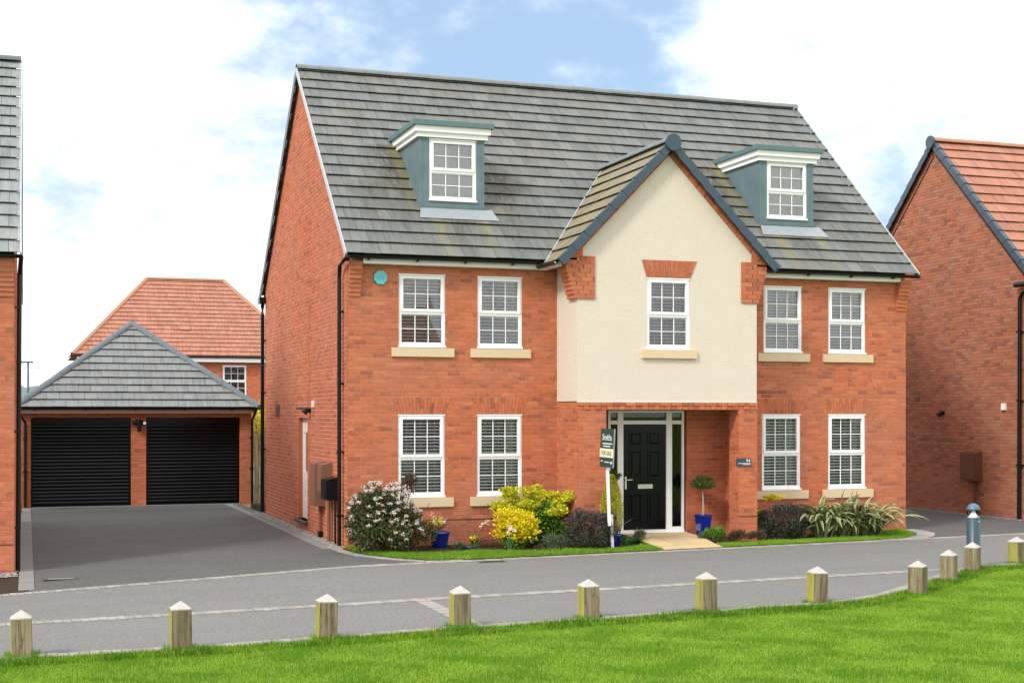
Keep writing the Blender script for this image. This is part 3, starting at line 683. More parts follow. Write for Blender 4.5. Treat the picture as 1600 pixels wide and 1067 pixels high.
# rows of blocks
def block_me(mat, L=.1, W=.2):
    k = ('b', mat.name, L, W)
    if k not in UNIT:
        me = bpy.data.meshes.new('paving_block'); e = .004; l = L / 2 - .003; w = W / 2 - .002; z = .0
        vs = [(-l, -w, -.05), (l, -w, -.05), (l, w, -.05), (-l, w, -.05), (-l, -w, z - e), (l, -w, z - e), (l, w, z - e), (-l, w, z - e), (-l + e, -w + e, z), (l - e, -w + e, z), (l - e, w - e, z), (-l + e, w - e, z)]
        fs = [(8, 9, 10, 11)] + [(a, (a + 1) % 4, 4 + (a + 1) % 4, 4 + a) for a in range(4)] + [(4 + a, 4 + (a + 1) % 4, 8 + (a + 1) % 4, 8 + a) for a in range(4)]
        me.from_pydata(vs, [], fs); me.materials.append(mat); UNIT[k] = me
    return UNIT[k]
def block_row(name, path, z, mat, W=.2, L=.1, cap=300, vis=None):
    base = MB(); pts = [Vector((p[0], p[1], 0)) for p in path]
    # joint bed under the blocks
    fine = [pts[0]]
    for i in range(len(pts) - 1):
        kk = max(1, int((pts[i + 1] - pts[i]).length / .4)); fine += [pts[i] + (pts[i + 1] - pts[i]) * ((j + 1) / kk) for j in range(kk)]
    pts_, pts = pts, fine
    for i in range(len(pts) - 1):
        d = (pts[i + 1] - pts[i]).normalized(); n = Vector((-d.y, d.x, 0)) * (W / 2)
        q = [pts[i] - n, pts[i + 1] - n, pts[i + 1] + n, pts[i] + n]; base.face([(p.x, p.y, gh(p.x, p.y) + z - .007) for p in q])
    root = base.build(name, M['soil'] if name != 'x' else mat, None, kind='structure')
    pts = pts_
    items = []
    acc = 0.
    for i in range(len(pts) - 1):
        seg = (pts[i + 1] - pts[i]).length; d = (pts[i + 1] - pts[i]) / seg
        while acc < seg:
            c = pts[i] + d * acc; items.append((c, math.atan2(d.y, d.x))); acc += L
        acc -= seg
    if vis: items = [t for t in items if vis(t[0])]
    items.sort(key=lambda t: (t[0] - CAMV).length)
    me = block_me(mat, L, W)
    for (c, a) in items[:cap]:
        g = gh(c.x, c.y)
        link('paving_block', me, (c.x, c.y, g + z + random.gauss(0, .0015)), root, (0, 0, a + random.gauss(0, .012)))
    m = MB()
    for (c, a) in items[cap:]:
        ca, sa = math.cos(a), math.sin(a); g = gh(c.x, c.y) + z
        m.obox(Vector((c.x, c.y, g - .02)), Vector((ca, sa, 0)), Vector((-sa, ca, 0)), Z_, L / 2 - .004, W / 2 - .003, .02, random.random())
    if m.v: m.build('paving_blocks', mat, root, kind='stuff')
block_row('block_line', [(-7, LA(-7)), (14.5, LA(14.5))], .010, M['sett'])
block_row('block_line', [(-7, LB(-7)), (7.75, LB(7.75))], .010, M['sett'])
block_row('block_line', [(-.56, LB(-.56) - .11), (-.56, -9.1)], .010, M['sett'])
block_row('lawn_kerb', KERB[2:17], .022, M['sett'], vis=lambda c: c.x < 11)
block_row('garden_kerb', [(-.21, .3)] + [(p[0] - .09, p[1] - .06) for p in arc[1:4]] + [(.72, -2.52), (1.25, LA(1.25) + .02)], .016, M['sett'], W=.18)
block_row('garden_kerb', [(9.7, LA(9.7) + .03), (10.35, -1.6), (10.9, -1.18), (11.25, -.72), (11.4, -.25), (11.38, .15)], .016, M['sett'], W=.34)
block_row('drive_kerb', [(-.33, .15), (-.36, 12.5)], .012, M['sett_grey'], W=.19)
block_row('drive_kerb', [(-5.24, -2.9), (-5.24, 12.3)], .016, M['sett_grey'], W=.22)
# gravel margin along the house
def gravel(name, rects, n, mat, s0=.012, s1=.03, z=.01):
    m = MB()
    for (x0, x1, y0, y1, k) in rects:
        for i in range(k):
            x = random.uniform(x0, x1); y = random.uniform(y0, y1); s = random.uniform(s0, s1); c = Vector((x, y, gh(x, y) + z + s * .3)); a = random.random()
            q = Matrix.Rotation(random.uniform(0, 6.28), 3, 'Z')
            vs = [c + q @ Vector(v) * s for v in ((1, 0, 0), (0, .8, 0), (-1, .1, 0), (0, -.9, 0), (.1, 0, .55))]
            m.poly(vs, [(0, 1, 4), (1, 2, 4), (2, 3, 4), (3, 0, 4)], a)
    return m.build(name, mat, None, kind='stuff')
gravel('gravel', [(-.235, -.01, .0, 9.0, 3600), (-5.42, -5.36, -.6, 8, 600), (-7.5, -5.37, -1.25, -.66, 1500)], 0, M['gravel'])
gravel('gravel', [(6.43, 6.9, -.55, -.02, 700)], 0, M['gravel_d'], z=.05)
gravel('gravel', [(15.08, 15.3, 1.2, 7.2, 1100)], 0, M['gravel_d'], z=.0)
m = MB(); m.box(-.24, 0, .0, 9, -.1, .008); m.build('gravel_bed', M['gravel_d'], kind='structure')
# drain grate
dr = thing('drain_grate', (1.68, -2.86, 0), 'dark slotted drain grate let into the road by the kerb', 'drain')
m = MB(); m.box(1.45, 1.92, -2.98, -2.74, -.02, .004); m.build('grate_frame', M['sett_grey'], dr)
for i in range(9):
    m = MB(); m.box(1.465 + i * .05, 1.495 + i * .05, -2.97, -2.75, .001, .009); m.build('grate_slot', M['black'], dr)
dr2 = thing('drain_channel', (-4.75, -1.85, gh(-4.75, -1.9)), 'small dark drain cover at the foot of the left kerb strip', 'drain')
m = MB(); m.box(-5.0, -4.5, -2.0, -1.85, gh(-4.75, -1.9) - .02, gh(-4.75, -1.9) + .014); m.build('cover', M['black'], dr2)
m = MB(); m.box(-4.93, -4.57, -1.97, -1.88, gh(-4.75, -1.9) + .014, gh(-4.75, -1.9) + .022); m.build('grate_bar', M['sett_grey'], dr2)

# ================================================================== MAIN HOUSE
W0, DPT = 11.27, 8.775
EZ = 5.07; EY = -.30; SL = .904; RY = 4.37; RZ = EZ + (RY - EY) * SL
hs = thing('brick_house', (W0 / 2, DPT / 2, 0), 'detached orange brick house with cream gable over a black front door and two dormers', 'house')
H = House(hs, M['brick'])
GW = [(.90, .845), (2.345, .845), (8.06, .84), (9.51, .84)]          # x0, width of the ground floor windows
FW = [(.91, .845), (2.352, .84), (8.095, .835), (9.515, .835)]
GZ0, GZ1, FZ0, FZ1 = .855, 2.31, 3.49, 4.77
holes = [rect(x, x + w, GZ0, GZ1) for x, w in GW] + [rect(x, x + w, FZ0, FZ1) for x, w in FW]
archs = []
for x, w in GW: archs.append([(x - .01, GZ1), (x + w + .01, GZ1), (x + w + .11, GZ1 + .31), (x - .11, GZ1 + .31)])
sills = [(x - .135, x + w + .155, .69, GZ0) for x, w in GW] + [(x - .135, x + w + .155, 3.325, FZ0) for x, w in FW]
PX0, PX1, PY = 3.865, 7.395, -1.0
front_l = rect(0, PX0, 0, 5.02); front_r = rect(PX1, W0, 0, 5.02)
DOORH = rect(4.84, 6.47, 0, 2.40)
fh = holes + [rect(*s) for s in sills]
mortar(hs, 'wall', M['mortar'], [((0, 0, 0), X_, rect(0, W0, 0, 5.04), holes + [DOORH])])
hd = {63, 65}
H.wall((0, 0, 0), X_, FN, rect(-.0, PX0, 0, 4.95), fh + archs, hdr=hd)
H.wall((0, 0, 0), X_, FN, rect(PX1, W0 + .009, 0, 4.95), fh + archs, off=.05, hdr=hd)
H.wall((0, 0, 0), X_, FN, rect(4.41, 7.28, 0, 2.40), [DOORH], off=.03, single=True)     # back of the porch
for x, w in GW: voussoirs(H, (0, 0, 0), X_, FN, x - .01, x + w + .01, GZ1 + .002, x - .11, x + w + .11, GZ1 + .308, 15)
# plinth: the courses above the DPC line stand a little proud; their thin shadow is built in as a dark strip
for (a, b, c, d) in ((.0, PX0 - .016, -.016, -.002), (PX1, W0 + .01, -.016, -.002)): m = MB(); m.box(a, b, c, d, .4525, .4625); m.build('plinth_shadow_strip', M['brownpvc'], hs)
# side gable (faces left)
gz = lambda y: (EZ + (y - EY) * SL if y < RY else RZ - (y - RY) * SL) - .07
side = [(0, 0), (DPT, 0), (DPT, gz(DPT)), (RY, gz(RY)), (0, gz(0))]
# (u runs from the front corner to the back = +Y; the wall faces -X)
SD = (3.62, 4.62, .20, 2.24)
mortar(hs, 'wall', M['mortar_s'], [((0, 0, 0), Y_, side, [rect(*SD)])])
H.wall((0, 0, 0), Y_, LN, [(-.009, 0)] + side[1:4] + [(-.009, gz(0))], [rect(*SD), rect(3.471, 3.483, 0, 8)], single=False)
m = MB(); m.box(-.004, -.001, 3.466, 3.488, 0, 8.1); m.build('movement_joint', M['brownpvc'], hs)
mortar(hs, 'wall', M['brick_soot'], [((W0, 0, 0), Y_, side, []), ((0, DPT, 0), X_, rect(0, W0, 0, 5.0), [])])
def one(fn, nm, mat, par, *a, **k): m = MB(); fn(m, *a, **k); m.build(nm, mat, par)
one(reveal, 'brick_reveal', M['brick_soot'], hs, (0, SD[0], SD[2]), Y_, LN, SD[1] - SD[0], SD[3] - SD[2], .12)
for x, w in GW: one(reveal, 'brick_reveal', M['brick_soot'], hs, (x, 0, GZ0), X_, FN, w, GZ1 - GZ0); one(room, 'room_interior', M['room'], hs, (x, 0, GZ0), X_, FN, w, GZ1 - GZ0)
for x, w in FW: one(reveal, 'brick_reveal', M['brick_soot'], hs, (x, 0, FZ0), X_, FN, w, FZ1 - FZ0); one(room, 'room_interior', M['room'], hs, (x, 0, FZ0), X_, FN, w, FZ1 - FZ0)
one(reveal, 'brick_reveal', M['brick_soot'], hs, (4.84, 0, 0), X_, FN, 1.63, 2.40, .06)
one(room, 'room_interior', M['room'], hs, (5.2, PY + .02, 3.47), X_, FN, .84, 1.27)
one(room, 'room_interior', M['room'], hs, (4.84, .05, .1), X_, FN, 1.6, 2.28, ex=.1)
for i, (x, w) in enumerate(GW): window(hs, (x, 0, GZ0), X_, w, GZ1 - GZ0, 32, .058, gl='glass_low', curtain=i != 0, N=FN)
for i, (x, w) in enumerate(FW): window(hs, (x, 0, FZ0), X_, w, FZ1 - FZ0, [38, 44, 50, 50][i], .058, curtain=True, N=FN)
for (x0, x1, z0, z1) in sills:
    m = MB(); m.poly([(x0, -.05, z0), (x1, -.05, z0), (x1, .05, z0), (x0, .05, z0), (x0, -.055, z1 - .012), (x1, -.055, z1 - .012), (x1, .05, z1 - .002), (x0, .05, z1 - .002)], [(0, 3, 2, 1), (4, 5, 6, 7), (0, 1, 5, 4), (1, 2, 6, 5), (2, 3, 7, 6), (3, 0, 4, 7)])
    m.build('window_sill', M['sill'], hs)
# corbels under the eaves ends
for (xa, xb) in ((0.0, .225), (W0 - .225, W0)):
    for i in range(8):
        z = 4.355 + i * .075; dy = .03 + i * .024
        m = MB(); m.box(xa + .003, xb - .003 if xa == 0 else xb + .008, -dy, -.002, z + .005, z + .070, random.random()); m.build('corbel_brick', M['brick'], hs)
        m = MB(); m.box(xa + .008, xb - .008, -dy + .022, -.002, z - .005, z + .005); m.build('mortar_joint', M['mortar'], hs)
# -------- projecting gable bay
GXC, GZR, GSL = 5.625, 7.19, 1.03
vz = lambda x: GZR - abs(x - GXC) * GSL - .10          # underside line of the verge on the front wall
bayw = [(PX0, 2.545), (PX1, 2.545), (PX1, vz(PX1)), (GXC, vz(GXC)), (PX0, vz(PX0))]
WB = rect(5.20, 6.04, 3.47, 4.745)
mortar(hs, 'rendered_gable', M['render'], [((0, PY, 0), X_, bayw, [WB])])
m = MB(); m.face([(PX0, PY, 2.545), (PX0, PY, 5.0), (PX0, 0, 5.0), (PX0, 0, 2.545)]); m.build('rendered_side', M['render'], hs)
m = MB(); m.face([(PX1, PY, 2.545), (PX1, 0, 2.545), (PX1, 0, 5.0), (PX1, PY, 5.0)]); m.build('rendered_side', M['render'], hs)
m = MB(); reveal(m, (5.20, PY, 3.47), X_, FN, .84, 1.275); m.build('window_reveal', M['render'], hs)
m = MB(); m.box(PX0 - .006, PX1 + .006, PY - .008, PY + .01, 2.530, 2.545); m.build('render_stop_bead', M['white2'], hs)
window(hs, (5.20, PY, 3.47), X_, .84, 1.275, 28, .058, N=FN)
m = MB(); m.box(5.09, 6.16, PY - .055, PY + .04, 3.315, 3.468); m.build('window_sill', M['sill'], hs)
m = MB(); m.poly([(5.19, PY - .004, 4.752), (6.05, PY - .004, 4.752), (6.185, PY - .004, 5.065), (5.095, PY - .004, 5.065)], [(0, 1, 2, 3)]); m.build('mortar_joint', M['mortar'], hs)
voussoirs(H, (0, PY - .004, 0), X_, FN, 5.19, 6.05, 4.752, 5.095, 6.185, 5.065, 21)
# brick raking course below the verge
for sgn in (-1, 1):
    U2 = Vector((sgn, 0, -GSL)).normalized(); V2 = Vector((-U2.z, 0, U2.x)) if sgn < 0 else Vector((U2.z, 0, -U2.x))
    if V2.z > 0: V2 = -V2
    L0 = .0; n = 0
    Ltot = (PX1 - GXC) * math.sqrt(1 + GSL ** 2) + .12
    m = MB(); c0 = Vector((GXC, PY - .003, vz(GXC) + .05)); m.face([c0 + V2 * 0, c0 + U2 * Ltot, c0 + U2 * Ltot + V2 * .14, c0 + V2 * .14]); m.build('mortar_joint', M['mortar'], hs)
    while L0 < Ltot - .15:
        cc = c0 + U2 * (L0 + .11) + V2 * .085; m = MB(); m.obox(cc, U2, Vector((0, 1, 0)), V2, .105, .02, .052, random.random()); m.build('raking_brick', M['brick'], hs); L0 += .225
# corbelled brick kneelers
for sgn, (xi, xo) in ((-1, (4.19, 3.80)), (1, (7.075, 7.43))):
    for i in range(10):
        z = 4.34 + i * .075; step = .023 * max(0, min(i, 7)) + (.0 if i < 8 else 0)
        xe = xo + sgn * step; a, b_ = min(xi, xe), max(xi, xe)
        if i == 9: a, b_ = (4.19 - .28, 4.19) if sgn < 0 else (7.075, 7.075 + .26)
        m = MB(); m.box(a, b_, PY - .018, PY + .0, z - .004, z + .08); 
        cut = .5 if i % 2 else .3; parts = []
        x = a
        k = 0
        while x < b_ - .02:
            l = (.1 if (k == 0 and i % 2) else .215); x1 = min(b_, x + l)
            if b_ - x1 < .04: x1 = b_
            q = MB(); q.box(x + (.004 if x > a else 0), x1, PY - .028 + (.004 if i == 8 and k % 2 else 0), PY + (.34 if (sgn < 0 and x == a) or (sgn > 0 and x1 == b_) else .0), z + .004, z + .071, random.random()); q.build('kneeler_brick', M['brick'], hs); x = x1 + .01; k += 1
        q = MB(); q.box(a + .02, b_ - .02, PY - .02, PY + .3 if sgn < 0 else PY, z - .004, z + .004); q.build('mortar_joint', M['mortar'], hs)
for sgn in (-1, 1):
    a, b_ = GXC + sgn * 1.995, GXC + sgn * 1.66
    P3 = [(a, 5.05), (b_, 5.05), (b_, vz(b_) + .07), (a, vz(a) + .07)]
    m = MB(); m.poly([(p[0], PY - .012, p[1]) for p in P3] + [(p[0], PY + .28, p[1]) for p in P3], [(0, 1, 2, 3), (0, 3, 7, 4), (1, 5, 6, 2), (3, 2, 6, 7), (0, 4, 5, 1)]); m.build('kneeler_top', M['brick'], hs)
# brick piers, lintel with dentils, porch ceiling
PL = 4.41; PR = 7.02
mortar(hs, 'wall', M['mortar'], [((0, PY, 0), X_, rect(PX0, PL, 0, 2.53), []), ((0, PY, 0), X_, rect(PR, PX1, 0, 2.53), []), ((0, PY, 0), X_, rect(PL, PR, 2.40, 2.53), []),
    ((PX0, PY, 0), Y_, rect(0, 1.0, 0, 2.53), []), ((PL, PY, 0), Y_, rect(0, 1.0, 0, 2.40), []), ((PR, PY, 0), Y_, rect(0, .34, 0, 2.40), []), ((7.28, PY, 0), Y_, rect(.34, 1.0, 0, 2.40), []),
    ((PX1, PY, 0), Y_, rect(0, 1.0, 0, 2.53), []), ((0, PY + .34, 0), X_, rect(PR, 7.28, 0, 2.40), [])])
H.wall((0, PY, 0), X_, FN, rect(PX0 - .0, PL, 0, 2.40), [], off=PX0)
H.wall((0, PY, 0), X_, FN, rect(PR - .0, PX1 + .009, 0, 2.40), [], off=PR)
H.wall((PX0, PY, 0), Y_, LN, rect(-.009, 1.0, 0, 2.53), [], off=.1, single=False)
H.wall((PR, PY, 0), Y_, LN, rect(-.009, .34, 0, 2.40), [], off=.1, single=False)
H.wall((7.28, PY, 0), Y_, LN, rect(.34, 1.0, 0, 2.40), [], off=.1, single=False)
H.wall((PL, PY, 0), Y_, -LN, rect(0, 1.0, 0, 2.40), [], off=.1, single=False)
H.wall((0, PY, 0), X_, FN, rect(PX0, PX1 + .009, 2.40, 2.40 + .1), [], off=PX0, z0=2.40 - .075 * 2, rows=1)
m = MB(); x = PX0; k = 0
while x < PX1 - .02:
    x1 = min(x + .1025, PX1); q = MB(); q.box(x, x1, PY - (.026 if k % 2 else .012), PY, 2.402, 2.462, random.random()); q.build('dentil_brick', M['brick'], hs); x += .1125; k += 1
x = PX0
while x < PX1 - .02:
    x1 = min(x + .215, PX1); q = MB(); q.box(x, x1, PY - .028, PY, 2.470, 2.530, random.random()); q.build('string_course_brick', M['brick'], hs); x += .225
m = MB(); m.box(PL, 7.28, PY + .012, -.0, 2.397, 2.42); m.build('porch_ceiling', M['white2'], hs)
for (a, b, c, d) in ((PX0, PL, PY - .016, PY - .002), (PR, PX1, PY - .016, PY - .002), (PX0 - .016, PX0 - .002, PY, -.018)): m = MB(); m.box(a, b, c, d, .4525, .4625); m.build('plinth_shadow_strip', M['brownpvc'], hs)  # dark strips stand in for the plinth shadow on the piers
# -------- front door set
dy = .05
fd = MB(); X0, X1 = 4.89, 6.43
def fb(m, a, b, z0, z1, d0=-.02, d1=.05): m.box(a, b, dy + d0, dy + d1, z0, z1)
fb(fd, X0, X0 + .045, .125, 2.385); fb(fd, X1 - .045, X1, .125, 2.385); fb(fd, X0 + .045, X1 - .045, 2.345, 2.385); fb(fd, X0, X1, .118, .165, -.035)
fb(fd, 5.075, 5.19, .165, 2.345, -.026); fb(fd, 6.065, 6.18, .165, 2.345, -.026)
for (a, b) in ((X0 + .045, 5.075), (5.19, 6.065), (6.18, X1 - .045)): fb(fd, a, b, 2.13, 2.20)
for (a, b) in ((X0 + .045, 5.075), (6.18, X1 - .045)): fb(fd, a, b, .165, .215)
fs = fd.build('door_frame', M['white'], hs)
m = MB(); m.box(X0 - .02, X1 + .02, -.06, .03, .10, .118); m.build('door_step', M['white2'], fs)
dm = MB(); dm.box(5.195, 6.06, dy + .002, dy + .045, .175, 2.128)
dr_ = dm.build('front_door', M['black_door'], hs)
for (a, b, z0, z1) in ((5.32, 5.575, 1.72, 2.0), (5.69, 5.945, 1.72, 2.0), (5.32, 5.575, 1.12, 1.66), (5.69, 5.945, 1.12, 1.66), (5.32, 5.575, .30, .86), (5.69, 5.945, .30, .86)):
    m = MB(); y = dy + .001
    m.box(a, b, y - .010, y, z0, z0 + .022); m.box(a, b, y - .010, y, z1 - .022, z1); m.box(a, a + .02, y - .010, y, z0 + .022, z1 - .022); m.box(b - .02, b, y - .010, y, z0 + .022, z1 - .022)
    m.poly([(a + .04, y, z0 + .04), (b - .04, y, z0 + .04), (b - .04, y, z1 - .04), (a + .04, y, z1 - .04), (a + .055, y - .012, z0 + .065), (b - .055, y - .012, z0 + .065), (b - .055, y - .012, z1 - .055), (a + .055, y - .012, z1 - .055)], [(4, 5, 6, 7), (0, 1, 5, 4), (1, 2, 6, 5), (2, 3, 7, 6), (3, 0, 4, 7)])
    m.build('door_panel', M['black_door'], dr_)
m = MB(); m.box(5.49, 5.79, dy - .012, dy, .935, 1.015); m.build('letter_plate', M['steel'], dr_)
m = MB(); m.box(5.225, 5.262, dy - .012, dy, .93, 1.16); m.tube([(5.243, dy - .01, 1.10), (5.243, dy - .055, 1.10), (5.36, dy - .055, 1.105)], .009, 8); m.build('door_handle', M['steel'], dr_)
m = MB(); m.box(5.2, 6.055, dy - .004, dy + .03, .166, .176); m.build('door_threshold', M['steel'], dr_)
for (a, b, z0, z1, mt) in ((X0 + .045, 5.075, .215, 2.13, 'darkglass'), (6.18, X1 - .045, .215, 2.13, 'darkglass'), (X0 + .045, 5.075, 2.20, 2.345, 'darkglass'), (5.19, 6.065, 2.20, 2.345, 'darkglass'), (6.18, X1 - .045, 2.20, 2.345, 'darkglass')):
    g = MB(); g.face([(a, dy + .012, z0), (b, dy + .012, z0), (b, dy + .012, z1), (a, dy + .012, z1)]); gp = g.build('pane', M[mt], fs)
    if z1 < 2.2:       # wavy leaded lines
        for ph in (-.35, .35):
            c = (a + b) / 2; m = MB(); n = 90; pts = [(c + (b - a) * (.22 * ph * 2) + .017 * math.sin(i / n * 44 + (0 if ph > 0 else 3.1)), dy + .008, z0 + (z1 - z0) * i / n) for i in range(n + 1)]
            m.tube(pts, .0035, 4, False); m.build('leaded_line', M['black'], gp)
for i in range(5):
    m = MB(); m.obox(Vector((5.40 + i * .11, dy + .006, 2.268 + .01 * (i % 2))), X_, Y_, Z_, .016, .003, .012); m.build('leaded_motif', M['lead'], fs)
# -------- roof
ul = MB(); zq = lambda y: EZ + (y - EY) * SL - .03
ul.face([(.0, EY + .05, zq(EY + .05)), (W0, EY + .05, zq(EY + .05)), (W0, RY, zq(RY)), (0, RY, zq(RY))])
ul.face([(0, RY, zq(RY)), (W0, RY, zq(RY)), (W0, DPT + .3, zq(RY) - (DPT + .3 - RY) * SL), (0, DPT + .3, zq(RY) - (DPT + .3 - RY) * SL)])
ul.build('roof_underlay', M['tile_dark'], hs)
V = Vector((0, 1, SL)).normalized(); Ls = (RY - EY) * math.sqrt(1 + SL * SL)
X0R, X1R = -.085, W0 + .085
H.roof((X0R, EY, EZ - .03), X_, V, rect(0, X1R - X0R, 0, Ls - .04), M['tile'], off=.0)
H2V = Vector((0, -1, SL)).normalized()
H.roof((X0R, DPT + .3, EZ - .03), X_, H2V, rect(0, X1R - X0R, 0, Ls - .04), M['tile'], single=False)
n = int(round((X1R - X0R) / .45))
def ridge_me(mat, L=.46, r=.125):
    k = ('r', mat.name, L, r)
    if k not in UNIT:
        me = bpy.data.meshes.new('ridge_tile'); vs = []; fs = []
        for x in (-L / 2, L / 2):
            for rr in (r, r - .018):
                for i in range(9): a = math.pi * (i / 8) ; vs.append((x, -math.cos(a) * rr, math.sin(a) * rr * .82 - .045))
        for i in range(8): fs += [(i, i + 1, 18 + i + 1, 18 + i), (9 + i, 27 + i, 27 + i + 1, 9 + i + 1), (i, 9 + i, 9 + i + 1, i + 1), (18 + i, 18 + i + 1, 27 + i + 1, 27 + i)]
        fs += [(0, 18, 27, 9), (8, 17, 35, 26)]
        me.from_pydata(vs, [], fs); me.materials.append(mat); UNIT[k] = me
    return UNIT[k]
def ridge_run(parent, p0, p1, mat, L=.45, r=.125, name='ridge_tile'):
    p0 = Vector(p0); p1 = Vector(p1); d = (p1 - p0); n = max(1, int(round(d.length / L))); st = d.length / n; d.normalize()
    side_ = Z_.cross(d).normalized(); up = d.cross(side_)
    rot = Matrix((d, side_, up)).transposed().to_euler()
    for i in range(n): link(name, ridge_me(mat, round(st * .988, 3), r), p0 + d * st * (i + .5) + up * random.gauss(0, .002), parent, rot)
ridge_run(hs, (X0R - .01, RY, RZ + .02), (X1R + .01, RY, RZ + .02), M['ridge'])
# verges
for xx, s in ((X0R, -1), (X1R, 1)):
    m = MB(); 
    m.prism([(0, -.05), (s * .025, -.05), (s * .025, .045), (0, .045)], (xx, EY - .01, EZ - .03), (xx, RY, RZ - .03), X_, Vector((0, -SL, 1)).normalized()); m.build('verge_strip', M['vergelite'], hs)
    m = MB(); m.prism([(0, -.14), (s * .02, -.14), (s * .02, .03), (0, .03)], (xx, RY, RZ - .03), (xx, DPT + .32, EZ - .05), X_, Vector((0, SL, 1)).normalized()); m.build('bargeboard', M['brownpvc'], hs)
# gable roof over the bay: left and right slopes, valleys against the main roof
gS = math.sqrt(1 + GSL ** 2); EXL, EXR = GXC - 2.13, GXC + 2.13
GEZ = GZR - 2.13 * GSL; GF = PY - .14
for s in (-1, 1):
    xe = GXC + s * 2.13; U = Vector((0, 1, 0)); Vg = Vector((-s, 0, GSL)).normalized(); Lg = 2.13 * gS
    # valley in (u,v): u = y-GF ; point height z = GEZ + v*GSL/gS ; main roof y at that height
    yv = lambda z: EY + (z - EZ) / SL
    u0 = yv(GEZ) - GF; u1 = yv(GZR) - GF
    reg = [(0.0, 0), (u0 - .02, 0), (u1 - .02, Lg - .02), (0.0, Lg - .02)]
    O = Vector((xe, GF, GEZ - .03))
    if s < 0: H.roof(O, U, Vg, reg, M['tile_gable'], off=.1)
    else: H.roof(O, U, Vg, reg, M['tile_gable'], off=.1, single=False)
    m = MB(); Q = lambda u, v: O + U * u + Vg * v - Z_ * .012
    m.face([Q(0.02, 0.04), Q(u0, .04), Q(u1, Lg), Q(0.02, Lg)]); m.build('roof_underlay', M['tile_dark'], hs)
    m = MB(); m.tube([Vector((xe, yv(GEZ) - .02, GEZ + .03)), Vector((GXC, yv(GZR) - .02, GZR + .02))], .014, 6); m.build('valley_trim', M['vergelite'], hs)
    # dry verge caps, one per tile course
    k = 0; vv = 0.
    while vv < Lg - .05:
        l = min(.345, Lg - vv); p = O + Vg * vv + Vector((0, -.03, 0)); m = MB(); Nn = Vector((s * GSL, 0, 1)).normalized()
        h0, h1 = .062, .040
        def q(v_, n_, y_): return p + Vg * v_ + Nn * n_ + Vector((0, y_, 0))
        vs = [q(0, -.085, 0), q(0, h0, 0), q(0, h0, .11), q(0, -.085, .04), q(l + .02, -.10, .006), q(l + .02, h1, .006), q(l + .02, h1, .11), q(l + .02, -.10, .04)]
        m.poly(vs, [(0, 1, 2, 3), (4, 7, 6, 5), (0, 4, 5, 1), (1, 5, 6, 2), (3, 7, 4, 0)]); m.build('verge_cap', M['verge'], hs); vv += .345; k += 1
ridge_run(hs, (GXC, GF - .02, GZR + .02), (GXC, yv(GZR) + .05, GZR + .02), M['ridge'])
m = MB(); prof = [(math.cos(a) * .15, math.sin(a) * .155) for a in [2 * math.pi * i / 12 + math.pi / 12 for i in range(12)]]
m.prism(prof, (GXC, GF - .075, GZR - .045), (GXC, GF - .02, GZR - .045), X_, Z_); m.build('ridge_end_cap', M['verge'], hs)
# fascia, soffit, gutters
for (a, b) in ((.235, 3.62), (7.60, 11.04)):
    m = MB(); m.box(a, b, -.185, -.165, 4.915, 5.02); m.box(a, b, -.165, -.0, 4.915, 4.93); m.build('fascia_board', M['white2'], hs)
gutter(hs, (-.03, -.255, 5.045), (3.46, -.255, 5.045), FN, brackets=4)
gutter(hs, (7.62, -.255, 5.045), (W0 + .14, -.255, 5.045), FN, brackets=4)
m = MB(); m.box(3.47, 3.60, PY + .06, -.17, 4.90, 4.98); m.build('fascia_board', M['white2'], hs)
gutter(hs, (3.44, PY - .1, 4.975), (3.44, -.2, 4.975), LN)
m = MB(); m.tube([(7.74, PY - .16, 4.93), (7.70, PY - .02, 4.98)], .05, 8); m.build('verge_foot', M['black'], hs)
def downpipe(parent, path, clips, r=.036, mat=None):
    m = MB(); m.tube(path, r, 10); o = m.build('downpipe', mat or M['black'], parent, smooth=False)
    for (x, y, z) in clips: m = MB(); m.obox(Vector((x, y, z)), X_, Y_, Z_, r * 1.5, r * 1.35, .018); m.build('pipe_clip', mat or M['black'], o)
    return o
m = MB(); m.tube([(-.02, -.255, 5.0), (-.10, -.24, 4.99)], .062, 10); m.build('gutter_stop', M['black'], hs)
downpipe(hs, [(-.07, -.25, 5.0), (-.10, -.12, 4.95), (-.10, .16, 4.90), (-.085, .26, 4.80), (-.085, .28, 4.7), (-.085, .28, .03)], [(-.07, .28, z) for z in (4.1, 2.85, 1.66, .55)])
downpipe(hs, [(-.02, DPT + .2, 4.9), (-.06, DPT + .08, 4.8), (-.06, DPT + .06, 4.6), (-.06, DPT + .06, .05)], [(-.05, DPT, z) for z in (4.0, 2.8, 1.5)], .045)
m = MB(); m.box(-.16, .0, DPT - .12, DPT + .2, 4.86, 5.0); m.build('gutter_corner', M['black'], hs)
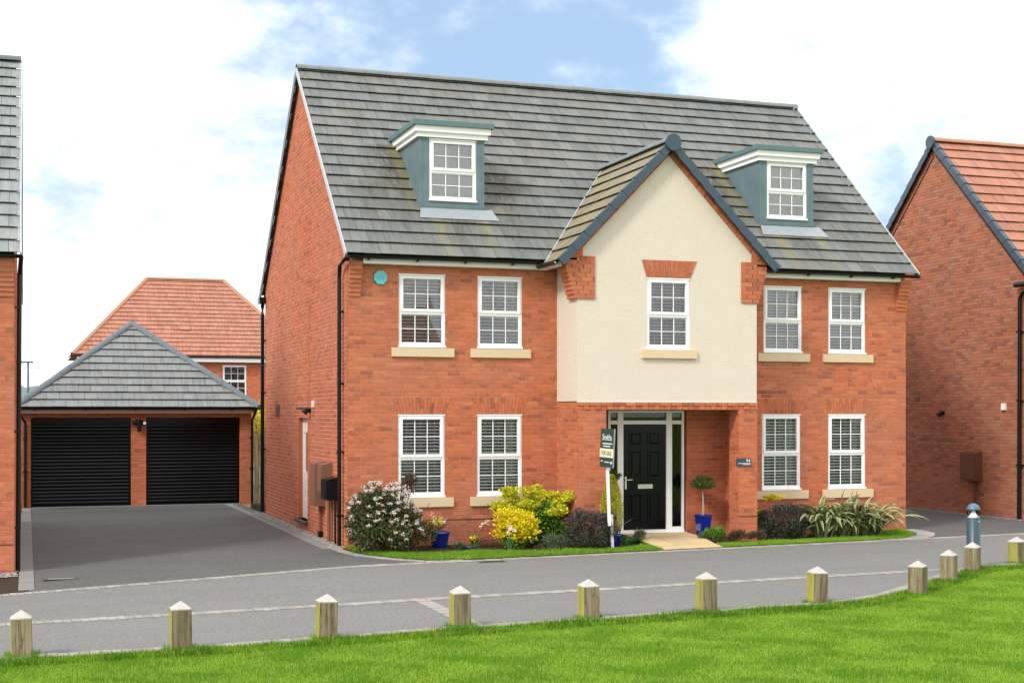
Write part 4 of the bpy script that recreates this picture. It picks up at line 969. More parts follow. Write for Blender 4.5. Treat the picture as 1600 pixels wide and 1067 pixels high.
# -------- dormers
def dormer(x0, x1, fy, zb, zt, wx, ww, wz, wh):
    m = MB(); yb = EY + (zt - EZ) / SL
    yf = lambda z: EY + (z - EZ) / SL
    P = [(x0, fy, zb), (x1, fy, zb), (x1, fy, zt), (x0, fy, zt)]
    for h in subtract([rect(x0, x1, zb, zt)], rect(wx, wx + ww, wz, wz + wh)): m.face([(q[0], fy, q[1]) for q in h])
    for xx in (x0, x1): m.face([(xx, fy, zb - .05), (xx, yf(zt) + .1, zt), (xx, fy, zt)])
    m.box(x0 - .004, x0 + .05, fy - .006, fy + .01, zb, zt); m.box(x1 - .05, x1 + .004, fy - .006, fy + .01, zb, zt); m.box(x0, x1, fy - .012, fy + .01, zb - .02, zb + .05)
    reveal(m, (wx, fy, wz), X_, FN, ww, wh, .06)
    d = m.build('dormer', M['teal'], hs)
    m = MB(); room(m, (wx, fy + .01, wz), X_, FN, ww, wh, dep=.8, ex=.06); m.build('room_interior', M['room'], d)
    # cornice
    for (e, z0, z1) in ((.055, zt + .0, zt + .075), (.075, zt + .075, zt + .09), (.10, zt + .09, zt + .20)):
        m = MB(); m.box(x0 - e, x1 + e, fy - e, yf(z0) + .15, z0, z1); m.build('cornice', M['white'], d)
    zc = zt + .20; m = MB(); m.box(x0 - .15, x1 + .15, fy - .15, yf(zc) + .12, zc, zc + .09); m.build('dormer_capping', M['teal_cap'], d)
    # third level windows: built as parts of the house
    window(hs, (wx, fy, wz), X_, ww, wh, 79, .047, curtain=False, N=FN, wname='dormer_window')
    m = MB(); Q = lambda x, s, h=.052: Vector((x, fy - s * .74, EZ + (fy - s * .74 - EY) * SL + h))
    m.face([Q(x0 - .06, .33), Q(x1 + .22, .33), Q(x1 + .15, .0), Q(x0 + .02, .0)]); m.face([Q(x0 + .02, 0), Q(x1 + .1, 0), (x1 + .0, fy - .014, zb + .06), (x0, fy - .014, zb + .06)]); m.build('lead_apron', M['lead'], d)
dormer(1.49, 2.715, .742, 6.02, 7.335, 1.67, .895, 6.19, 1.13)
dormer(8.41, 9.61, .716, 5.99, 7.30, 8.57, .895, 6.165, 1.13)
# -------- things fixed to the side wall
sd = MB(); ty = .085
sd.box(ty, ty + .05, SD[0], SD[0] + .06, .22, 2.24); sd.box(ty, ty + .05, SD[1] - .06, SD[1], .22, 2.24); sd.box(ty, ty + .05, SD[0] + .06, SD[1] - .06, 2.18, 2.24); sd.box(ty + .01, ty + .05, SD[0] + .06, SD[1] - .06, .22, 1.15)
sdo = sd.build('side_door', M['white'], hs)
m = MB(); m.box(ty + .008, ty + .05, SD[0] + .06, SD[1] - .06, 1.95, 2.18); m.build('door_rail', M['white'], sdo)
m = MB(); m.face([(ty + .03, SD[0] + .06, 1.15), (ty + .03, SD[1] - .06, 1.15), (ty + .03, SD[1] - .06, 1.95), (ty + .03, SD[0] + .06, 1.95)]); m.build('pane', M['darkglass'], sdo)
for zz in (.3, .75): m = MB(); m.box(ty, ty + .01, SD[0] + .2, SD[1] - .2, zz, zz + .3); m.build('door_panel', M['white'], sdo)
m = MB(); m.box(-.09, .1, SD[0] - .05, SD[1] + .05, .15, .20); m.build('door_sill', M['slate_plaque'], hs)
m = MB(); m.box(.3, .35, SD[0] - .2, SD[1] + .2, .1, 2.3); m.build('room_interior', M['room'], hs)
m = MB(); m.box(-.02, -.002, SD[0] - .1, SD[1] + .2, 2.42, 2.45); m.build('lintel_line', M['brownpvc'], hs)
def wall_lamp(parent, y, z, x=0):
    m = MB(); m.tube([(x, y, z), (x - .05, y, z)], .05, 10); m.tube([(x - .05, y, z), (x - .10, y, z + .01)], .025, 8); m.tube([(x - .07, y, z + .03), (x - .14, y, z - .05)], .05, 10, r2=.07); m.build('wall_lamp', M['black'], parent)
wall_lamp(hs, 3.3, 2.39)
m = MB(); m.box(-.04, 0, 2.92, 3.05, 2.45, 2.58); m.build('vent_cover', M['white2'], hs)
m = MB(); m.box(-.03, 0, 6.85, 7.25, 2.26, 2.53); o = m.build('vent_cover', M['brownbox'], hs)
for i in range(4): m = MB(); m.box(-.045, -.03, 6.88, 7.22, 2.29 + i * .06, 2.32 + i * .06); m.build('vent_slat', M['brownbox'], o)
for y in (4.15, 4.55): m = MB(); m.box(-.014, -.009, y, y + .21, 2.62, 2.68); m.build('vent_brick', M['brick_soot'], hs)
def meter(parent, x, y0, y1, z0, z1, mat, d=.2):
    m = MB(); s = -1; m.poly([(x, y0, z0), (x, y1, z0), (x - d, y1, z0), (x - d, y0, z0), (x, y0, z1 + .05), (x, y1, z1 + .05), (x - d, y1, z1), (x - d, y0, z1)], [(0, 1, 2, 3), (4, 5, 6, 7), (0, 4, 5, 1), (1, 5, 6, 2), (2, 6, 7, 3), (3, 7, 4, 0)])
    o = m.build('meter_box', mat, parent); m = MB(); m.box(x - d - .012, x - d, y0 + .03, y1 - .03, z0 + .03, z1 - .04); m.build('box_door', mat, o)
    return o
meter(hs, 0, 1.85, 2.35, .62, 1.40, M['brownbox']); meter(hs, 0, 1.22, 1.65, .9, 1.40, M['brownbox'])
meter(hs, 0, .62, 1.1, .80, 1.16, M['black'], .24)
for (y, z, mt, r) in ((2.1, .62, 'brownbox', .03), (1.3, .9, 'brownbox', .028), (1.05, .8, 'brownbox', .022), (.72, .8, 'black', .018)):
    m = MB(); m.tube([(-.06, y, z), (-.06, y, .02)], r, 8); m.build('service_pipe', M[mt], hs)
m = MB(); m.box(-.10, -.02, 2.05, 2.15, .0, .14); m.build('pipe_foot', M['black'], hs)
# alarm box and number plaque
m = MB(); prof = [(math.cos(a) * .125, math.sin(a) * .125) for a in [math.pi / 8 + math.pi / 4 * i for i in range(8)]]; m.prism(prof, (.575, -.012, 4.69), (.575, -.05, 4.69), X_, Z_)
ab = m.build('alarm_box', M['alarm'], hs); text_mesh(ab, 'any', .09, (.575, -.0515, 4.665), X_, Z_, M['lead'], align='CENTER')
m = MB(); m.box(6.965, 7.26, PY - .032, PY - .014, 1.375, 1.515); pq = m.build('house_number_plaque', M['slate_plaque'], hs)
text_mesh(pq, '94', .085, (7.245, PY - .033, 1.442), X_, Z_, M['text_white'], align='RIGHT')
for (x0, z0, w_) in ((7.00, 1.418, .245), (7.09, 1.397, .155)): m = MB(); m.box(x0, x0 + w_, PY - .034, PY - .032, z0, z0 + .009); m.build('lettering', M['text_white'], pq)
H.build_bricks(); H.build_tiles()

# ================================================================== GARAGE
GY = 12.6
gs = thing('double_garage', (-2.5, 15.5, 0), 'brick double garage with two black roller doors under a hipped slate-grey roof', 'garage')
G = House(gs, M['brick'])
D1, D2 = (-5.13, -2.75), (-2.385, -.045)
gx0, gx1 = -5.36, .235
DH = 2.22
mortar(gs, 'wall', M['mortar'], [((0, GY, 0), X_, rect(gx0, gx1, -.1, 2.42), [rect(*D1, -.1, DH), rect(*D2, -.1, DH)]), ((gx1, GY, 0), Y_, rect(0, 5.6, 0, 2.42), []), ((gx0, GY, 0), Y_, rect(0, 5.6, 0, 2.42), []), ((0, GY + 5.6, 0), X_, rect(gx0, gx1, 0, 2.42), [])])
G.wall((0, GY, 0), X_, FN, rect(gx0, gx1 + .009, 0, 2.40), [rect(*D1, -.1, DH), rect(*D2, -.1, DH)])
for a, b in (D1, D2): one(reveal, 'brick_reveal', M['brick_soot'], gs, (a, GY, 0), X_, FN, b - a, DH, .2)
for a, b in (D1, D2):
    m = MB(); m.box(a, b, GY + .13, GY + .16, 0.0, DH); d = m.build('garage_door', M['black_door'], gs)
    m = MB(); m.box(a, b, GY + .06, GY + .13, DH - .17, DH); m.build('shutter_box', M['black_door'], d)
    m = MB(); m.box(a, a + .05, GY + .08, GY + .13, 0, DH - .17); m.build('guide_rail', M['black_door'], d)
    m = MB(); m.box(b - .05, b, GY + .08, GY + .13, 0, DH - .17); m.build('guide_rail', M['black_door'], d)
    z = .055; me = None
    prof = [(0, 0), (.010, .006), (.018, .02), (.021, .045), (.018, .064), (.008, .079), (0, .081)]
    while z < DH - .19:
        if me is None:
            m = MB(); m.prism([(-p[0], p[1]) for p in prof], (a + .05, GY + .13, z), (b - .05, GY + .13, z), Y_, Z_); o = m.build('door_slat', M['black_door'], d, org=(a, GY + .13, z)); me = o.data
        else: link('door_slat', me, (a, GY + .13, z), d)
        z += .0865
    m = MB(); m.box(a, b, GY + .09, GY + .14, .0, .05); m.build('bottom_rail', M['black_door'], d)
m = MB(); m.box(D1[0], D2[1], GY - .10, GY + .13, -.02, .012); m.build('threshold_slab', M['sett_grey'], gs)
ge = 2.47; gh_ = 2.97; apex = Vector((-2.545, GY - .30 + gh_, 4.73)); ex0, ex1 = apex.x - gh_, apex.x + gh_; ey0, ey1 = GY - .30, GY - .30 + 2 * gh_
sl = (apex.z - ge) / gh_; L = math.sqrt(gh_ ** 2 + (apex.z - ge) ** 2)
for (O, U, V) in (((ex0, ey0, ge), (1, 0, 0), (0, 1, sl)), ((ex1, ey0, ge), (0, 1, 0), (-1, 0, sl)), ((ex1, ey1, ge), (-1, 0, 0), (0, -1, sl)), ((ex0, ey1, ge), (0, -1, 0), (1, 0, sl))):
    G.roof(Vector(O) - Z_ * .02, U, V, [(0, 0), (2 * gh_, 0), (gh_, L)], M['tile_g'], gauge=.312, single=(O[1] == ey0 and U[0] == 1))
m = MB()
for a, b in (((ex0, ey0), (ex1, ey0)), ((ex1, ey0), (ex1, ey1)), ((ex1, ey1), (ex0, ey1)), ((ex0, ey1), (ex0, ey0))): m.face([(a[0], a[1], ge - .03), (b[0], b[1], ge - .03), (apex.x, apex.y, apex.z - .03)])
m.build('roof_underlay', M['tile_dark'], gs)
for cx_, cy_ in ((ex0, ey0), (ex1, ey0), (ex1, ey1), (ex0, ey1)): ridge_run(gs, (cx_, cy_, ge + .03), (apex.x, apex.y, apex.z + .03), M['ridge_blue'], .44, .115, 'hip_tile')
m = MB(); m.box(ex0 + .1, ex1 - .1, ey0 + .07, ey0 + .09, 2.32, 2.42); m.build('fascia_board', M['pinkboard'], gs)
m = MB(); m.box(ex0 + .1, ex1 - .1, ey0 + .09, GY, 2.325, 2.335); m.build('soffit', M['pinkboard'], gs)
gutter(gs, (ex0, ey0 - .0, 2.47), (ex1, ey0 - .0, 2.47), FN, brackets=5)
gutter(gs, (ex1, ey0, 2.47), (ex1, ey1, 2.47), X_)
downpipe(gs, [(-5.42, ey0, 2.42), (-5.40, ey0 + .05, 2.3), (-5.26, GY - .06, 2.1), (-5.26, GY - .06, .02)], [(-5.26, GY - .05, z) for z in (1.7, .9)])
downpipe(gs, [(.33, ey0, 2.42), (.30, ey0 + .05, 2.3), (.26, GY - .06, 2.15), (.26, GY - .06, .02)], [(.26, GY - .05, z) for z in (1.7, .9)])
m = MB(); m.box(-2.62, -2.50, GY - .06, GY - .01, 1.99, 2.17); m.tube([(-2.56, GY - .08, 2.0), (-2.56, GY - .08, 1.86)], .045, 8); m.tube([(-2.70, GY - .12, 2.08), (-2.60, GY - .07, 2.10)], .05, 10); m.tube([(-2.44, GY - .16, 2.08), (-2.50, GY - .06, 2.10)], .065, 12, r2=.05)
fl = m.build('floodlight', M['black'], gs)
m = MB(); m.tube([(-2.436, GY - .172, 2.08), (-2.438, GY - .164, 2.08)], .042, 12); m.build('lens', M['white'], fl)
G.build_bricks(); G.build_tiles()

# ================================================================== LEFT NEIGHBOUR
NY = -.62; NX = -5.425; NB = -.16
ln = thing('neighbour_house', (-9, 3.5, NB), 'brick house cut off by the left edge of the photo, grey roof and black downpipe', 'house')
Lh = House(ln, M['brick'], cap=150)
nz = 4.95 - .16
mortar(ln, 'wall', M['mortar'], [((0, NY, 0), X_, rect(-14, NX, NB, nz), [])])
Lh.wall((0, NY, 0), X_, FN, rect(-7.6, NX + .009, NB, nz - .05), [], off=.08, z0=NB)
nD = 8.775; SLN = .868; nEZ = 5.07 - .26; nRY = NY + 4.37; nRZ = nEZ + (nRY - (NY - .3)) * SLN
gzn = lambda y: (nEZ + (y - (NY - .3)) * SLN if y < nRY else nRZ - (y - nRY) * SLN) - .07
siden = [(0, NB), (nD, NB), (nD, gzn(NY + nD)), (4.37, gzn(nRY)), (0, gzn(NY))]
mortar(ln, 'wall', M['mortar'], [((NX, NY, 0), Y_, siden, []), ((-14, NY, 0), Y_, siden, []), ((0, NY + nD, 0), X_, rect(-14, NX, NB, nz), [])])
Lh.wall((NX, NY, 0), Y_, X_, siden, [], z0=NB, single=False)
m = MB(); m.box(-12, NX - .01, NY - .016, NY - .002, .4525 + NB, .4625 + NB); m.build('plinth_shadow_strip', M['brownpvc'], ln)  # shadow below the upper courses, put in as a dark strip
for i in range(8):
    z = 4.355 - .2 + i * .075; dyy = .03 + i * .024; m = MB(); m.box(NX - .9, NX + .004, NY - dyy, NY - .002, z + .005, z + .070, random.random()); m.build('corbel_brick', M['brick'], ln)
    m = MB(); m.box(NX - .9, NX, NY - dyy + .02, NY - .002, z - .005, z + .005); m.build('mortar_joint', M['mortar'], ln)
Lh.roof((-14, NY - .3, nEZ - .03), X_, Vector((0, 1, SLN)), rect(0, 14 + NX + .09, 0, 4.67 * math.sqrt(1 + SLN * SLN) - .04), M['tile_l'], off=.1)
m = MB(); q = lambda y: nEZ + (y - (NY - .3)) * SLN - .04
m.face([(-14, NY - .25, q(NY - .25)), (NX, NY - .25, q(NY - .25)), (NX, nRY, q(nRY)), (-14, nRY, q(nRY))]); m.face([(-14, nRY, q(nRY)), (NX, nRY, q(nRY)), (NX, NY + nD + .3, q(nRY) - (NY + nD + .3 - nRY) * SLN), (-14, NY + nD + .3, q(nRY) - (NY + nD + .3 - nRY) * SLN)])
m.build('roof_underlay', M['tile_dark'], ln)
ridge_run(ln, (-14, nRY, nRZ + .02), (NX + .1, nRY, nRZ + .02), M['ridge_blue'])
m = MB(); m.prism([(0, -.05), (.025, -.05), (.025, .045), (0, .045)], (NX + .09, NY - .31, nEZ - .03), (NX + .09, nRY, nRZ - .03), X_, Vector((0, -SLN, 1)).normalized()); m.build('verge_strip', M['vergelite'], ln)
m = MB(); m.prism([(0, -.12), (.02, -.12), (.02, .03), (0, .03)], (NX + .10, nRY, nRZ - .03), (NX + .10, NY + nD + .3, nEZ - .05), X_, Vector((0, SLN, 1)).normalized()); m.build('bargeboard', M['brownpvc'], ln)
m = MB(); m.prism([(0, -.10), (.02, -.10), (.02, -.05), (0, -.05)], (NX + .09, NY - .2, nEZ - .03), (NX + .09, nRY, nRZ - .1), X_, Vector((0, -SLN, 1)).normalized()); m.build('bargeboard', M['brownpvc'], ln)
gutter(ln, (-14, NY - .255, nEZ - .025), (NX + .12, NY - .255, nEZ - .025), FN)
downpipe(ln, [(NX + .11, NY - .2, nEZ - .05), (NX + .10, NY + .02, nEZ - .15), (NX + .085, NY + .14, nEZ - .3), (NX + .06, NY + .14, NB + .02)], [(NX + .05, NY + .14, z) for z in (4.0, 2.05, .55)])
Lh.build_bricks(); Lh.build_tiles(150)

# ================================================================== RIGHT NEIGHBOUR (gable end with terracotta roof)
RX = 15.3; RYF = 1.0; RRY = 4.6; RRZ = 8.83; RS = 1.0
rn = thing('neighbour_house', (19, 4.6, 0), 'darker brick house at the right edge, terracotta tiled roof with slate-blue verge', 'house')
Rh = House(rn, M['brick_r'])
ez = lambda y: RRZ - abs(y - RRY) * RS - .08
rd = 2 * (RRY - RYF)
sr = [(0, -.05), (rd, -.05), (rd, ez(RYF + rd)), (RRY - RYF, ez(RRY)), (0, ez(RYF))]
mortar(rn, 'wall', M['mortar_r'], [((RX, RYF, 0), Y_, sr, []), ((0, RYF, 0), X_, rect(RX, 27, -.05, 5.1), []), ((0, RYF + rd, 0), X_, rect(RX, 27, -.05, 5.1), []), ((27, RYF, 0), Y_, sr, [])])
Rh.wall((RX, RYF, 0), Y_, LN, sr, [])
Rh.wall((0, RYF, 0), X_, FN, rect(RX - .009, RX + 8, 0, 5.0), [], single=False)
m = MB(); ML = math.sqrt(2) * 3.9
for s in (-1, 1):
    yE = RRY + s * 3.9; V = Vector((0, -s, RS)).normalized(); O = Vector((RX - .10, yE, RRZ - 3.9 * RS - .03))
    Rh.roof(O, X_, V, rect(0, 8, 0, ML - .04), M['tile_red'], off=.05, single=(s < 0), w=.33, gauge=.345)
    m.face([O + Z_ * -.01, O + X_ * 11 + Z_ * -.01, O + X_ * 11 + V * ML + Z_ * -.01, O + V * ML + Z_ * -.01])
    vv = 0.
    while vv < ML - .05:
        l = min(.345, ML - vv); p = O + V * vv + Vector((-.03, 0, 0)); q = MB(); Nn = Vector((0, s * RS, 1)).normalized()
        def Q(v_, n_, x_): return p + V * v_ + Nn * n_ + X_ * x_
        q.poly([Q(0, -.085, 0), Q(0, .062, 0), Q(0, .062, .11), Q(0, -.085, .04), Q(l + .02, -.10, .006), Q(l + .02, .040, .006), Q(l + .02, .040, .11), Q(l + .02, -.10, .04)], [(0, 1, 2, 3), (4, 7, 6, 5), (0, 4, 5, 1), (1, 5, 6, 2), (2, 6, 7, 3), (3, 7, 4, 0)]); q.build('verge_cap', M['verge'], rn); vv += .345
m.build('roof_underlay', M['tile_dark'], rn)
ridge_run(rn, (RX - .12, RRY, RRZ + .02), (RX + 9, RRY, RRZ + .02), M['ridge_red'])
m = MB(); prof = [(math.cos(a) * .15, math.sin(a) * .155) for a in [2 * math.pi * i / 12 + math.pi / 12 for i in range(12)]]
m.prism(prof, (RX - .18, RRY, RRZ - .045), (RX - .12, RRY, RRZ - .045), Y_, Z_); m.build('ridge_end_cap', M['verge'], rn)
for s in (-1, 1):     # raking soffit line of bricks
    V = Vector((0, s, -RS)).normalized(); m = MB(); c = Vector((RX - .012, RRY, RRZ - .33)); Wn = Vector((0, -s * RS, -1)).normalized()
    m.obox(c + V * 2.45, V, X_, Wn, 2.4, .012, .012); m.build('raking_joint', M['brownpvc'], rn)
wall_lamp(rn, 4.28, 2.33, RX)
m = MB(); m.box(RX - .06, RX, 2.02, 2.14, 2.40, 2.55); m.build('sensor_box', M['white'], rn)
m = MB(); m.box(RX - .016, RX - .009, 5.22, 5.45, 2.62, 2.70); m.build('vent_brick', M['brownbox_r'], rn)
meter(rn, RX, 2.85, 3.4, .80, 1.42, M['brownbox_r'])
m = MB(); m.tube([(RX - .06, 3.05, .8), (RX - .06, 3.05, .05)], .035, 8); m.build('service_pipe', M['brownbox_r'], rn)
m = MB(); m.box(RX - .11, RX - .02, 3.0, 3.1, 0, .22); m.build('pipe_foot', M['black'], rn)
downpipe(rn, [(RX - .08, .75, 5.1), (RX - .13, .95, 5.05), (RX - .11, 1.35, 4.95), (RX - .09, 1.48, 4.8), (RX - .09, 1.5, .03)], [(RX - .06, 1.5, z) for z in (4.1, 2.6, 1.2)], .045)
m = MB(); m.tube([(RX - .02, .7, 5.12), (RX - .13, .95, 5.12), (RX - .15, 1.55, 5.12)], .06, 8); m.build('gutter_stop', M['black'], rn)
gutter(rn, (RX - .1, .68, 4.93), (27, .68, 4.93), FN)
Rh.build_bricks(); Rh.build_tiles()

# ================================================================== HOUSE BEHIND THE GARAGE
BY = 43.
bh = thing('distant_house', (2, 48, 0), 'red-roofed hipped house behind the garage with one white window', 'house')
Bh = House(bh, M['brick'])
bx0, bx1, be, bpk = -3.25, 7.6, 4.97, 8.85
rx0, rx1, bry = .35, 4.05, BY + 4.0
mortar(bh, 'wall', M['brick_soot'], [((0, BY + .4, 0), X_, rect(bx0 + .4, bx1 - .4, -.4, 4.95), [rect(3.55, 4.65, 3.1, 4.55)]), ((bx0 + .4, BY + .4, 0), Y_, rect(0, 7.2, -.4, 4.95), []), ((bx1 - .4, BY + .4, 0), Y_, rect(0, 7.2, -.4, 4.95), [])])
Bh.wall((0, BY + .4, 0), X_, FN, rect(-2.8, 5.6, 2.4, 4.9), [rect(3.55, 4.65, 3.1, 4.55)])
Lf = math.hypot(4.0, bpk - be); V = Vector((0, 4.0, bpk - be)).normalized()
Bh.roof((bx0, BY, be), X_, V, [(0, 0), (bx1 - bx0, 0), (rx1 - bx0, Lf), (rx0 - bx0, Lf)], M['tile_red'], gauge=.30)
Lw = math.hypot(rx0 - bx0, bpk - be); V2 = Vector((rx0 - bx0, 0, bpk - be)).normalized()
Bh.roof((bx0, BY, be), Y_, V2, [(0, 0), (8, 0), (4, Lw)], M['tile_red'], gauge=.30, single=False)
m = MB(); z = -.03; A, B_, C_, D_ = (bx0, BY, be + z), (bx1, BY, be + z), (rx1, bry, bpk + z), (rx0, bry, bpk + z); E_, F_ = (bx0, BY + 8, be + z), (bx1, BY + 8, be + z)
m.face([A, B_, C_, D_]); m.face([A, D_, E_]); m.face([B_, F_, C_]); m.face([E_, D_, C_, F_]); m.build('roof_underlay', M['tile_red'], bh)
ridge_run(bh, (rx0, bry, bpk + .04), (rx1, bry, bpk + .04), M['ridge_red'], .45, .13)
ridge_run(bh, (bx0, BY, be + .04), (rx0, bry, bpk + .04), M['ridge_red'], .45, .13, 'hip_tile'); ridge_run(bh, (bx1, BY, be + .04), (rx1, bry, bpk + .04), M['ridge_red'], .45, .13, 'hip_tile')
m = MB(); m.box(bx0 + .2, bx1 - .2, BY + .06, BY + .1, be - .28, be - .08); m.build('fascia_board', M['white'], bh)
gutter(bh, (bx0, BY, be - .03), (bx1, BY, be - .03), FN, r=.07)
window(bh, (3.55, BY + .4, 3.1), X_, 1.1, 1.45, 30, .12, curtain=False, N=FN)
m = MB(); room(m, (3.55, BY + .4, 3.1), X_, FN, 1.1, 1.45); m.build('room_interior', M['room'], bh)
m = MB(); pz = be + .97 * 1.3; m.obox(Vector((1.9, BY + 1.3, pz + .06)), X_, Vector((0, 1, .97)).normalized(), Vector((0, -.97, 1)).normalized(), .22, .12, .07); m.build('roof_vent', M['ridge_red'], bh)
Bh.build_bricks(); Bh.build_tiles()

# far roofs, hill, street lamp
def far_house(x, y, w, d, wall, ridge, lab, hip=True):
    t = thing('distant_house', (x, y, -2), lab, 'house')
    m = MB(); m.box(x - w / 2, x + w / 2, y, y + d, -2, wall); m.build('wall', M['brick_soot'], t)
    r0, r1 = (x - w / 2 + d / 2, x + w / 2 - d / 2) if hip else (x - w / 2, x + w / 2)
    m = MB(); o = .4; A, B_, C_, D_ = (x - w / 2 - o, y - o, wall), (x + w / 2 + o, y - o, wall), (x + w / 2 + o, y + d + o, wall), (x - w / 2 - o, y + d + o, wall); P, Q = (r0, y + d / 2, ridge), (r1, y + d / 2, ridge)
    m.face([A, B_, Q, P]); m.face([B_, C_, Q]); m.face([C_, D_, P, Q]); m.face([D_, A, P]); m.build('roof', M['tile_red'], t)
    m = MB(); m.tube([P, Q], .12, 6); m.tube([A, P], .12, 6); m.tube([B_, Q], .12, 6); m.build('ridge_tiles', M['ridge_red'], t)
far_house(1.9, 95, 9, 8, 3.2, 5.9, 'small far red roof showing between the street lamp and the garage roof')
far_house(-6.5, 150, 12, 8, 1.2, 3.6, 'tiny pinkish far roof low behind the left downpipe')
for (hx, hy_, hw, lab) in ((-2, -74, 11, 'house across the green, showing only as a reflection in the left upper windows'), (16, -78, 12, 'wider house across the green, showing only as a reflection in the right windows'), (-24, -70, 12, 'far left house across the green, out of frame behind the camera')):
    far_house(hx, hy_, hw, 8.5, 5.0, 9.6, lab, hip=False)
m = MB(); nseg = 260; pts = [(-260 + i * 3, 560 + 30 * math.sin(i * .4), 9 + 3 * math.sin(i * .09) + 1.2 * math.sin(i * .55 + 1) + random.uniform(0, 1.6)) for i in range(nseg)]
for i in range(nseg - 1):
    a, b = pts[i], pts[i + 1]; m.face([(a[0], a[1], -2), (b[0], b[1], -2), (b[0], b[1] + 40, b[2] + 1), (a[0], a[1] + 40, a[2] + 1)])
m.build('hill', M['far_hill'], kind='structure')
sl_ = thing('street_lamp', (0.0, 80, -1), 'thin grey street lamp far off above the garage roof at left', 'street lamp')
d = pixdir(44, 600); t = (80 - CAMP[1]) / d.y; lx = CAMP[0] + d.x * t
sl_.location.x = lx; WORG[sl_.name] = Vector((lx, 80, -1))
m = MB(); m.tube([(lx, 80, -1), (lx, 80, 5.75)], .10, 8, r2=.07); m.build('lamp_post', M['ridge_blue'], sl_)
m = MB(); m.box(lx - .45, lx + .35, 79.85, 80.15, 5.75, 5.88); m.build('lamp_head', M['ridge_blue'], sl_)

# ================================================================== FENCES
def fence(name_lab, x0, x1, y, h, n):
    t = thing('garden_fence', ((x0 + x1) / 2, y, 0), name_lab, 'fence')
    w = (x1 - x0) / n
    for i in range(n):
        m = MB(); zz = h + random.uniform(-.02, .02); a = x0 + i * w; yo = random.uniform(0, .012)
        m.box(a + .006, a + w - .006, y + yo, y + yo + .018, .02, zz); m.build('fence_board', M['fence'], t)
    m = MB(); m.box(x0, x1, y + .03, y + .07, .4, .48); m.build('fence_rail', M['fence'], t); m = MB(); m.box(x0, x1, y + .03, y + .07, h - .35, h - .27); m.build('fence_rail', M['fence'], t)
fence('weathered wooden fence boards between the garage and the main house', .25, 1.15, 12.2, 1.78, 6)
fence('narrow strip of weathered fence between the left house and the garage', -5.9, -5.33, 11.2, 1.75, 4)

# ================================================================== LEAVES AND PLANTS
def leaves_mesh(name, P, Nn, size, mat, parent=None, aspect=.5, jit=.9, rr=(0, 1), kind='stuff', up=0., fold=.25, org=None):
    """P (n,3) positions, Nn (n,3) outward normals -> two-triangle folded leaves"""
    n = len(P); 
    d = Nn + rng.normal(0, jit, (n, 3)); d[:, 2] += up; d /= np.linalg.norm(d, axis=1)[:, None] + 1e-9
    a = rng.normal(0, 1, (n, 3)); s = np.cross(d, a); s /= np.linalg.norm(s, axis=1)[:, None] + 1e-9; u = np.cross(s, d)
    L = size * rng.uniform(.65, 1.35, n)[:, None]; W = L * aspect
    v = np.empty((n, 4, 3)); v[:, 0] = P; v[:, 1] = P + d * L * .5 + s * W * .5 + u * L * fold * .3; v[:, 2] = P + d * L; v[:, 3] = P + d * L * .5 - s * W * .5 + u * L * fold * .3
    org = Vector(org) if org is not None else Vector(P.mean(0))
    v = (v - np.array(org)).reshape(-1, 3)
    f = np.empty((n, 2, 3), int); b = np.arange(n) * 4; f[:, 0, 0] = b; f[:, 0, 1] = b + 1; f[:, 0, 2] = b + 2; f[:, 1, 0] = b; f[:, 1, 1] = b + 2; f[:, 1, 2] = b + 3; f = f.reshape(-1, 3)
    me = bpy.data.meshes.new(name); me.vertices.add(len(v)); me.vertices.foreach_set('co', v.ravel()); me.loops.add(f.size); me.loops.foreach_set('vertex_index', f.ravel().astype(np.int32))
    me.polygons.add(len(f)); me.polygons.foreach_set('loop_start', np.arange(0, f.size, 3, dtype=np.int32))
    at = me.attributes.new('rnd', 'FLOAT', 'FACE'); at.data.foreach_set('value', np.repeat(rng.uniform(*rr, n), 2).astype(np.float32)); me.materials.append(mat); me.update(); me.validate()
    return tag(link(name, me, org, parent), kind=kind)
GZ = .016
def dome(n, c, r, h, **k):
    c = (c[0], c[1], GZ + h * .36); return rvol(n, c, (r[0], r[1], h * .62), floor=GZ, **k)
def rvol(n, c, r, shell=.55, floor=None, lobes=10, lob=.45):
    """points spread through a lumpy ellipsoid made of sub-lobes"""
    c = np.array(c, float); r = np.array(r, float); P = []; N = []
    th = rng.uniform(0, 2 * np.pi, lobes); z = rng.uniform(-.5, .95, lobes); q = np.sqrt(1 - z * z)
    LC = np.stack([q * np.cos(th), q * np.sin(th), z], 1) * (1 - lob) * rng.uniform(.8, 1.12, (lobes, 1)); LC = np.vstack([LC, [0, 0, 0]]); LR = np.append(rng.uniform(lob * .75, lob * 1.15, lobes), 1 - lob * .7)
    k = rng.choice(len(LC), n, p=(LR ** 2) / (LR ** 2).sum())
    d = rng.normal(0, 1, (n, 3)); d /= np.linalg.norm(d, axis=1)[:, None]
    rad = rng.uniform(shell ** 2, 1, n)[:, None] ** .5
    p = LC[k] + d * LR[k][:, None] * rad
    p = c + p * r; nn = (p - c) / r; nn = nn / (np.linalg.norm(nn, axis=1)[:, None] + 1e-9) * .7 + d * .5
    if floor is not None: m_ = p[:, 2] > floor; p = p[m_]; nn = nn[m_]
    return p, nn
